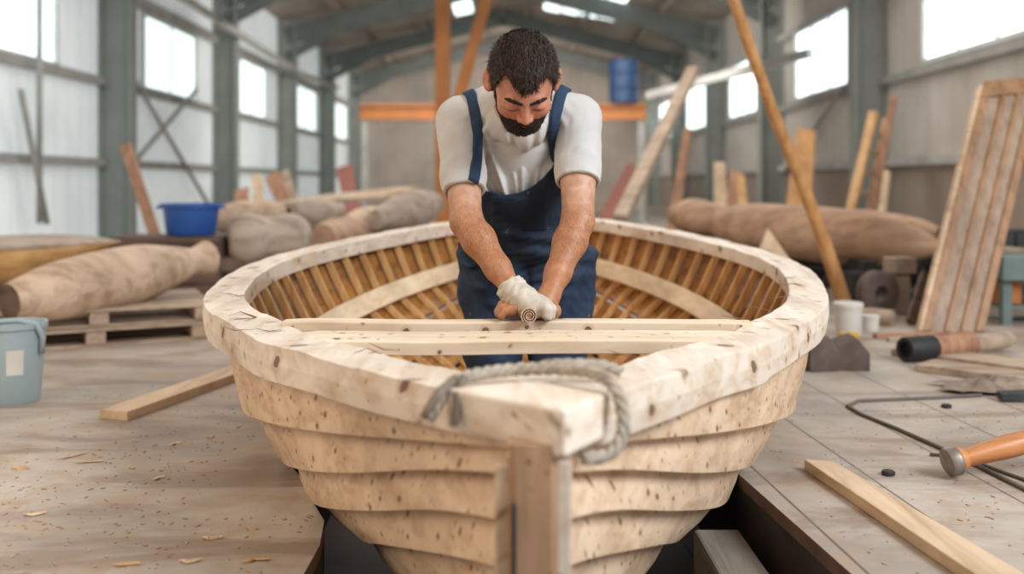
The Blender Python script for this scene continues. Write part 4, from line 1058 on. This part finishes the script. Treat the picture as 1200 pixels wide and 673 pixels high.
# straps, marched onto the shirt
def f_ss(p): return np.minimum(f_shirt0(p)-.003,f_shirt0(p)*.0+1)
def march(px,py,f=None,off=.0035):
    f=f or f_ss
    d=np.array(P(px,py,1.0))-V3(0,0,CAMZ); o=V3(0,0,CAMZ); t=2.3
    for _ in range(200):
        q=(o+d*t)[None]; s=f(q)[0]
        if s<off or t>3.4: break
        t+=max(s*.6-off*.5,.0006)
    return o+d*t
def strap(pxs,width,fs_):
    f_shirt=fs_
    pts=[q for q in (march(*w_,f=fs_) for w_ in pxs) if f_shirt(q[None])[0]<.01][::-1]     # from bib upward
    p=pts[-1].copy(); dirv=V3(0,1,.35)
    for i in range(9):
        g=grad(f_shirt,p[None])[0]; t=dirv-g*(dirv@g); t/=np.linalg.norm(t); p=p+t*.025
        for _ in range(4): p=p-grad(f_shirt,p[None])[0]*(f_shirt(p[None])[0]-.004)
        pts.append(p.copy()); dirv=V3((.01-p[0])*.6,1,-.2-.1*i)
    A=np.array(pts); B_=[]
    for i in range(len(A)-1):
        for k in range(5):
            p0=A[max(i-1,0)];p1=A[i];p2=A[i+1];p3=A[min(i+2,len(A)-1)];t=k/5
            B_.append(.5*((2*p1)+(-p0+p2)*t+(2*p0-5*p1+4*p2-p3)*t*t+(-p0+3*p1-3*p2+p3)*t**3))
    B_.append(A[-1]); A=np.array(B_)
    for _ in range(4): A[1:-1]=(A[:-2]+2*A[1:-1]+A[2:])/4
    rings=[]
    for i,q in enumerate(A):
        t=A[min(i+1,len(A)-1)]-A[max(i-1,0)]; t/=np.linalg.norm(t); g=grad(f_shirt,q[None],.01)[0]; s=np.cross(t,g); s/=np.linalg.norm(s); g=np.cross(s,t)
        if g@grad(f_shirt,q[None],.01)[0]<0: g=-g
        rings.append([tuple(q+s*a*width/2+g*b) for a,b in ((-1,-.004),(-1,.003),(-.8,.0048),(.8,.0048),(1,.003),(1,-.004))])
    mb=MB(); mb.rings(rings); return mb
M['denim']=plain('strap_denim',(.014,.038,.085),.8,0,.25,40,.3)
for pth_ in ([(549,101),(553,115),(557,135),(560,155),(560,175),(558,195),(555,213)],[(661,98),(657,112),(653,128),(650,145),(649,160),(650,174),(653,192)]):
    strap(pth_,.030,f_shirt if pth_[0][0]<600 else f_ss).build('shoulder_strap','denim',per,smooth=True)
p_=march(556,211)
mb=MB(); mb.lathe(Vector(p_)+Vector((0,-.012,-.004)),[(.009,0),(.010,.002),(.009,.004)],16,(0,-1,.3)); mb.build('button','steel',per)
# hair
hy=np.array([-.14,-.07,-.045,-.02,.0,.02,.035,.05,.065,.09]); hz=np.array([-.045,-.015,.030,.048,.042,.022,.040,.060,.066,.064])
def f_hair(p):
    l=hl(p); r=skull(l)-.0065-.0045*np.clip(l[:,2]/.08,0,1)-.0016*wn3(p,190,4)-.0014*wn3(l*np.array([1,.35,1]),320,6)
    line=np.interp(l[:,1],hy,hz)+.004*np.sin(l[:,0]*210+1)+.003*np.sin(l[:,0]*90)-.010*np.exp(-((l[:,0]+.004)/.022)**2)*(l[:,1]>.04)+.020*np.exp(-((np.abs(l[:,0])-.050)/.015)**2)*(l[:,1]>.03)
    r=smax(r,line-l[:,2],.006)
    return smax(r,-(skull(l)+.004),.002)
def strands(f,n,length,comb,lift,seed,width=.0011,mask=None):
    def ex(verts):
        rs=np.random.RandomState(seed); ix=rs.choice(len(verts),min(n,len(verts)),replace=False); p=verts[ix]; g=grad(f,p)
        l=hl(p); ok=(skull(l)>.003)
        if mask is not None: ok&=mask(l)
        p=p[ok]; g=g[ok]; l=l[ok]
        d=comb(l)@Rh.T; d=d+rs.normal(size=d.shape)*.35; d=d-g*(d*g).sum(1)[:,None]; d/=np.linalg.norm(d,axis=1)[:,None]
        s=np.cross(d,g); L=length*(.6+.7*rs.rand(len(p)))[:,None]; w=width
        p0=p-g*.001; m=p0+d*L*.55+g*lift*.8; e=p0+d*L+g*lift*(.4+.8*rs.rand(len(p)))[:,None]
        ev=np.stack([p0-s*w,p0+s*w,m+s*w*.8,m-s*w*.8,e],1).reshape(-1,3)
        ef=[]
        for i in range(len(p)): b=5*i; ef+= [[b,b+1,b+2,b+3],[b+3,b+2,b+4]]
        return ev,ef
    return ex
M['hair']=None
def hairmat(name,c1,c2):
    m,nt,b=new_mat(name); v=coords(nt,(1,.6,1),world=True); n=noise(nt,v,160,4,.7)
    nt.links.new(ramp(nt,n,[(.35,c1),(.7,c2)]),b.inputs['Base Color']); b.inputs['Roughness'].default_value=.6; b.inputs['Specular IOR Level'].default_value=.3; bump(nt,b,n,.5,.003); return m
hm=hairmat('dark_brown_hair',(.016,.009,.006),(.070,.040,.026)); bm_=hairmat('beard_hair',(.007,.0045,.0035),(.035,.020,.014))
hlo=Oh-.16;hhi=Oh+.16
def comb_h(l): 
    c=np.stack([l[:,0]*3+.15,np.ones(len(l)),-.2*np.ones(len(l))],1); side=np.abs(l[:,0])>.06; c[side]=np.array([0,.25,-1]); return c
sdf_mesh(f_hair,hlo,hhi,.0025,hm,'hair',per,None,strands(f_hair,6500,.017,comb_h,.0055,5))
by=np.array([-.03,-.004,.004,.02,.035,.055,.075,.09,.12]); bz=np.array([-.2,-.06,.060,.040,-.004,-.036,-.040,-.0345,-.0345])
def f_beard(p):
    l=hl(p); a=np.clip((-.045-l[:,2])/.05,0,1)
    r=f_head(p)-.0025-.0055*a-.0016*wn3(p,230,9)-.001*wn3(p,500,10)
    line=np.interp(l[:,1],by,bz)+.002*np.sin(l[:,0]*300)
    r=smax(r,l[:,2]-line,.004); r=smax(r,-.062*0+(-l[:,2]-.098),.004)
    r=smax(r,-.006-l[:,1]-0*l[:,0],.004)
    r=np.maximum(r,-s_ell(l,(0,.094,-.0535),(.016,.014,.0035)))
    r=smax(r,np.abs(l[:,0])-.0775,.002)
    return np.maximum(r,-(f_head(p)+.003))
def comb_b(l): return np.stack([l[:,0]*6,.2*np.ones(len(l)),-np.ones(len(l))],1)
sdf_mesh(f_beard,hlo,hhi,.0022,bm_,'beard',per,None,strands(f_beard,3800,.008,comb_b,.003,6,.0008))
for s in (-1,1):
    def f_brow(p,s=s):
        l=hl(p); r=s_chain(l,[V3(s*.012,.0945,.0240),V3(s*.030,.0905,.0300),V3(s*.040,.0855,.0305),V3(s*.050,.0785,.0285)],[.0042,.0048,.0045,.0030],.004)-.0008*wn3(p,500,3); return r
    sdf_mesh(f_brow,Oh-.16,Oh+.16,.0018,bm_,'eyebrow',per)
# glove
gax=(WL-EL)/np.linalg.norm(WL-EL)
def f_glove(p):
    r=rhand(p,.0035)
    r=smin(r,s_ell(p,(.045,2.437,.500),(.049,.040,.030),rotm(0,math.radians(14),0)),.012)
    t=(p-WL)@gax
    cuff=s_cone(p,WL-gax*.012,WL+gax*.045,.0365,.035)-.0016*np.sin(t*430)
    cuff=smax(cuff,-.012-t,.002)
    r=smin(r,cuff,.012)
    r=r-.0012*np.sin((p@V3(.75,.2,-.62))*330+2*np.sin(p[:,0]*60))*np.clip((.095-p[:,0])/.03,0,1)
    r=np.maximum(r,-np.maximum(s_cone(p,WL-gax*.03,WL+gax*.01,.031,.028),t))
    r=smax(r,.4665-p[:,2],.002)
    return r
def gvx(nt,col,b):
    v=coords(nt,(1,1,1),world=True); n=noise(nt,v,35,4,.6); w_=nt.nodes.new('ShaderNodeTexWave'); w_.inputs['Scale'].default_value=150; nt.links.new(coords(nt,(1,.3,1),(0,.8,0),world=True),w_.inputs['Vector'])
    bump(nt,b,w_.outputs[0],.3,.001); return mixc(nt,1,col,ramp(nt,n,[(.35,(.80,.76,.70)),(.65,(1.03,1.02,1.0))]),'MULTIPLY')
sdf_mesh(f_glove,(-.07,2.34,.43),(.15,2.56,.62),.0022,tintmat('knit_glove',.9,0,gvx),'work_glove',per,lambda v: np.tile(V3(.66,.60,.53),(len(v),1)))
for s in (-1,1):
    c=V3(.042+s*.092,0,0)
    def f_boot(p,c=c,s=s):
        r=s_cone(p,V3(c[0],3.0,-.15),V3(c[0],3.0,-.245),.052,.048); r=smin(r,s_chain(p,[V3(c[0],3.01,-.262),V3(c[0]+s*.006,2.92,-.27),V3(c[0]+s*.01,2.86,-.275)],[.04,.042,.036],.02),.03)
        r=smax(r,-.302-p[:,2],.003); return smax(r,p[:,2]+.15,.003)
    sdf_mesh(f_boot,(c[0]-.1,2.78,-.33),(c[0]+.1,3.1,-.12),.005,M['boot'],'work_boot',per)
# rolled shaving in front of the glove
rl=thing('shaving_roll',(.042,2.40,.482),'tightly curled wood shaving roll held on the beam in front of the glove','wood shaving')
mb=MB(); rings=[]; cx_,cz_=.0415,.4845
sp=[];T=np.linspace(0,2*math.pi*2.6,90)
for t in T: r=.0195*(1-t/T[-1]*.72); sp.append((cx_+r*math.cos(t+2.4),cz_-r*math.sin(t+2.4),))
for i,(x,z) in enumerate(sp):
    a=sp[min(i+1,89)];b=sp[max(i-1,0)]; d=np.array([a[0]-b[0],a[1]-b[1]]); d/=np.linalg.norm(d); n=np.array([-d[1],d[0]])*.0013; y0=2.368+.0045*(i/89)
    rings.append([(x-n[0],y0,z-n[1]),(x+n[0],y0,z+n[1]),(x+n[0],2.43,z+n[1]),(x-n[0],2.43,z-n[1])])
mb.rings(rings); mb.build('spiral','shaving',rl,smooth=False)
mb=MB(); mb.lathe((cx_,2.374,cz_),[(.004,.004),(.0075,.005),(.0075,.05),(.004,.052)],20,(0,1,0)); mb.build('core','shaving',rl)
#==LIGHT
w=bpy.data.worlds.new('w'); bpy.context.scene.world=w; w.use_nodes=True
nt=w.node_tree; bg=nt.nodes['Background']
tc=nt.nodes.new('ShaderNodeTexCoord'); sp=nt.nodes.new('ShaderNodeSeparateXYZ'); nt.links.new(tc.outputs['Generated'],sp.inputs[0])
col=ramp(nt,math_(nt,'MULTIPLY_ADD',sp.outputs[2],.5,.5),[(.45,(.30,.24,.19)),(.55,(.80,.82,.85)),(1.0,(1,.99,.97))])
xr=ramp(nt,math_(nt,'MULTIPLY_ADD',sp.outputs[0],.5,.5),[(.25,(.92,.76,.60)),(.6,(1,1,1)),(1,(.96,.99,1.03))])
col=mixc(nt,1,col,xr,'MULTIPLY'); nt.links.new(col,bg.inputs[0]); bg.inputs[1].default_value=.71
def area(loc,target,size,power,color):
    l=bpy.data.lights.new('area','AREA'); l.shape='RECTANGLE'; l.size,l.size_y=size; l.energy=power; l.color=color
    o=bpy.data.objects.new('area_light',l); C.objects.link(o); o.location=loc
    d=Vector(target)-Vector(loc); o.rotation_euler=d.to_track_quat('-Z','Y').to_euler(); return o
area((4.5,-1.0,4.2),(0,2.8,.4),(2.5,2.5),430,(.90,.96,1))
area((-4.0,1.0,2.5),(0,3,.4),(3,2),70,(1,.80,.60))
area((0,17,4.2),(0,26,.5),(7,4),420,(1,.95,.89))
area((0,29.5,3.9),(0,36,1.2),(6,2),260,(1,.93,.85))
area((0,11,4.4),(0,9,0),(8,3),220,(1,.97,.93))
cam=bpy.data.cameras.new('camera'); co=bpy.data.objects.new('camera',cam); C.objects.link(co)
co.location=(0,0,CAMZ); co.rotation_euler=(math.radians(90),0,0); cam.sensor_width=36; cam.lens=36*F/1200; cam.shift_y=-121.5/1200
cam.clip_end=200; cam.dof.use_dof=True; cam.dof.focus_distance=2.5; cam.dof.aperture_fstop=1.7
bpy.context.scene.camera=co
vs=bpy.context.scene.view_settings; vs.view_transform='Standard'; vs.look='None'; vs.exposure=0
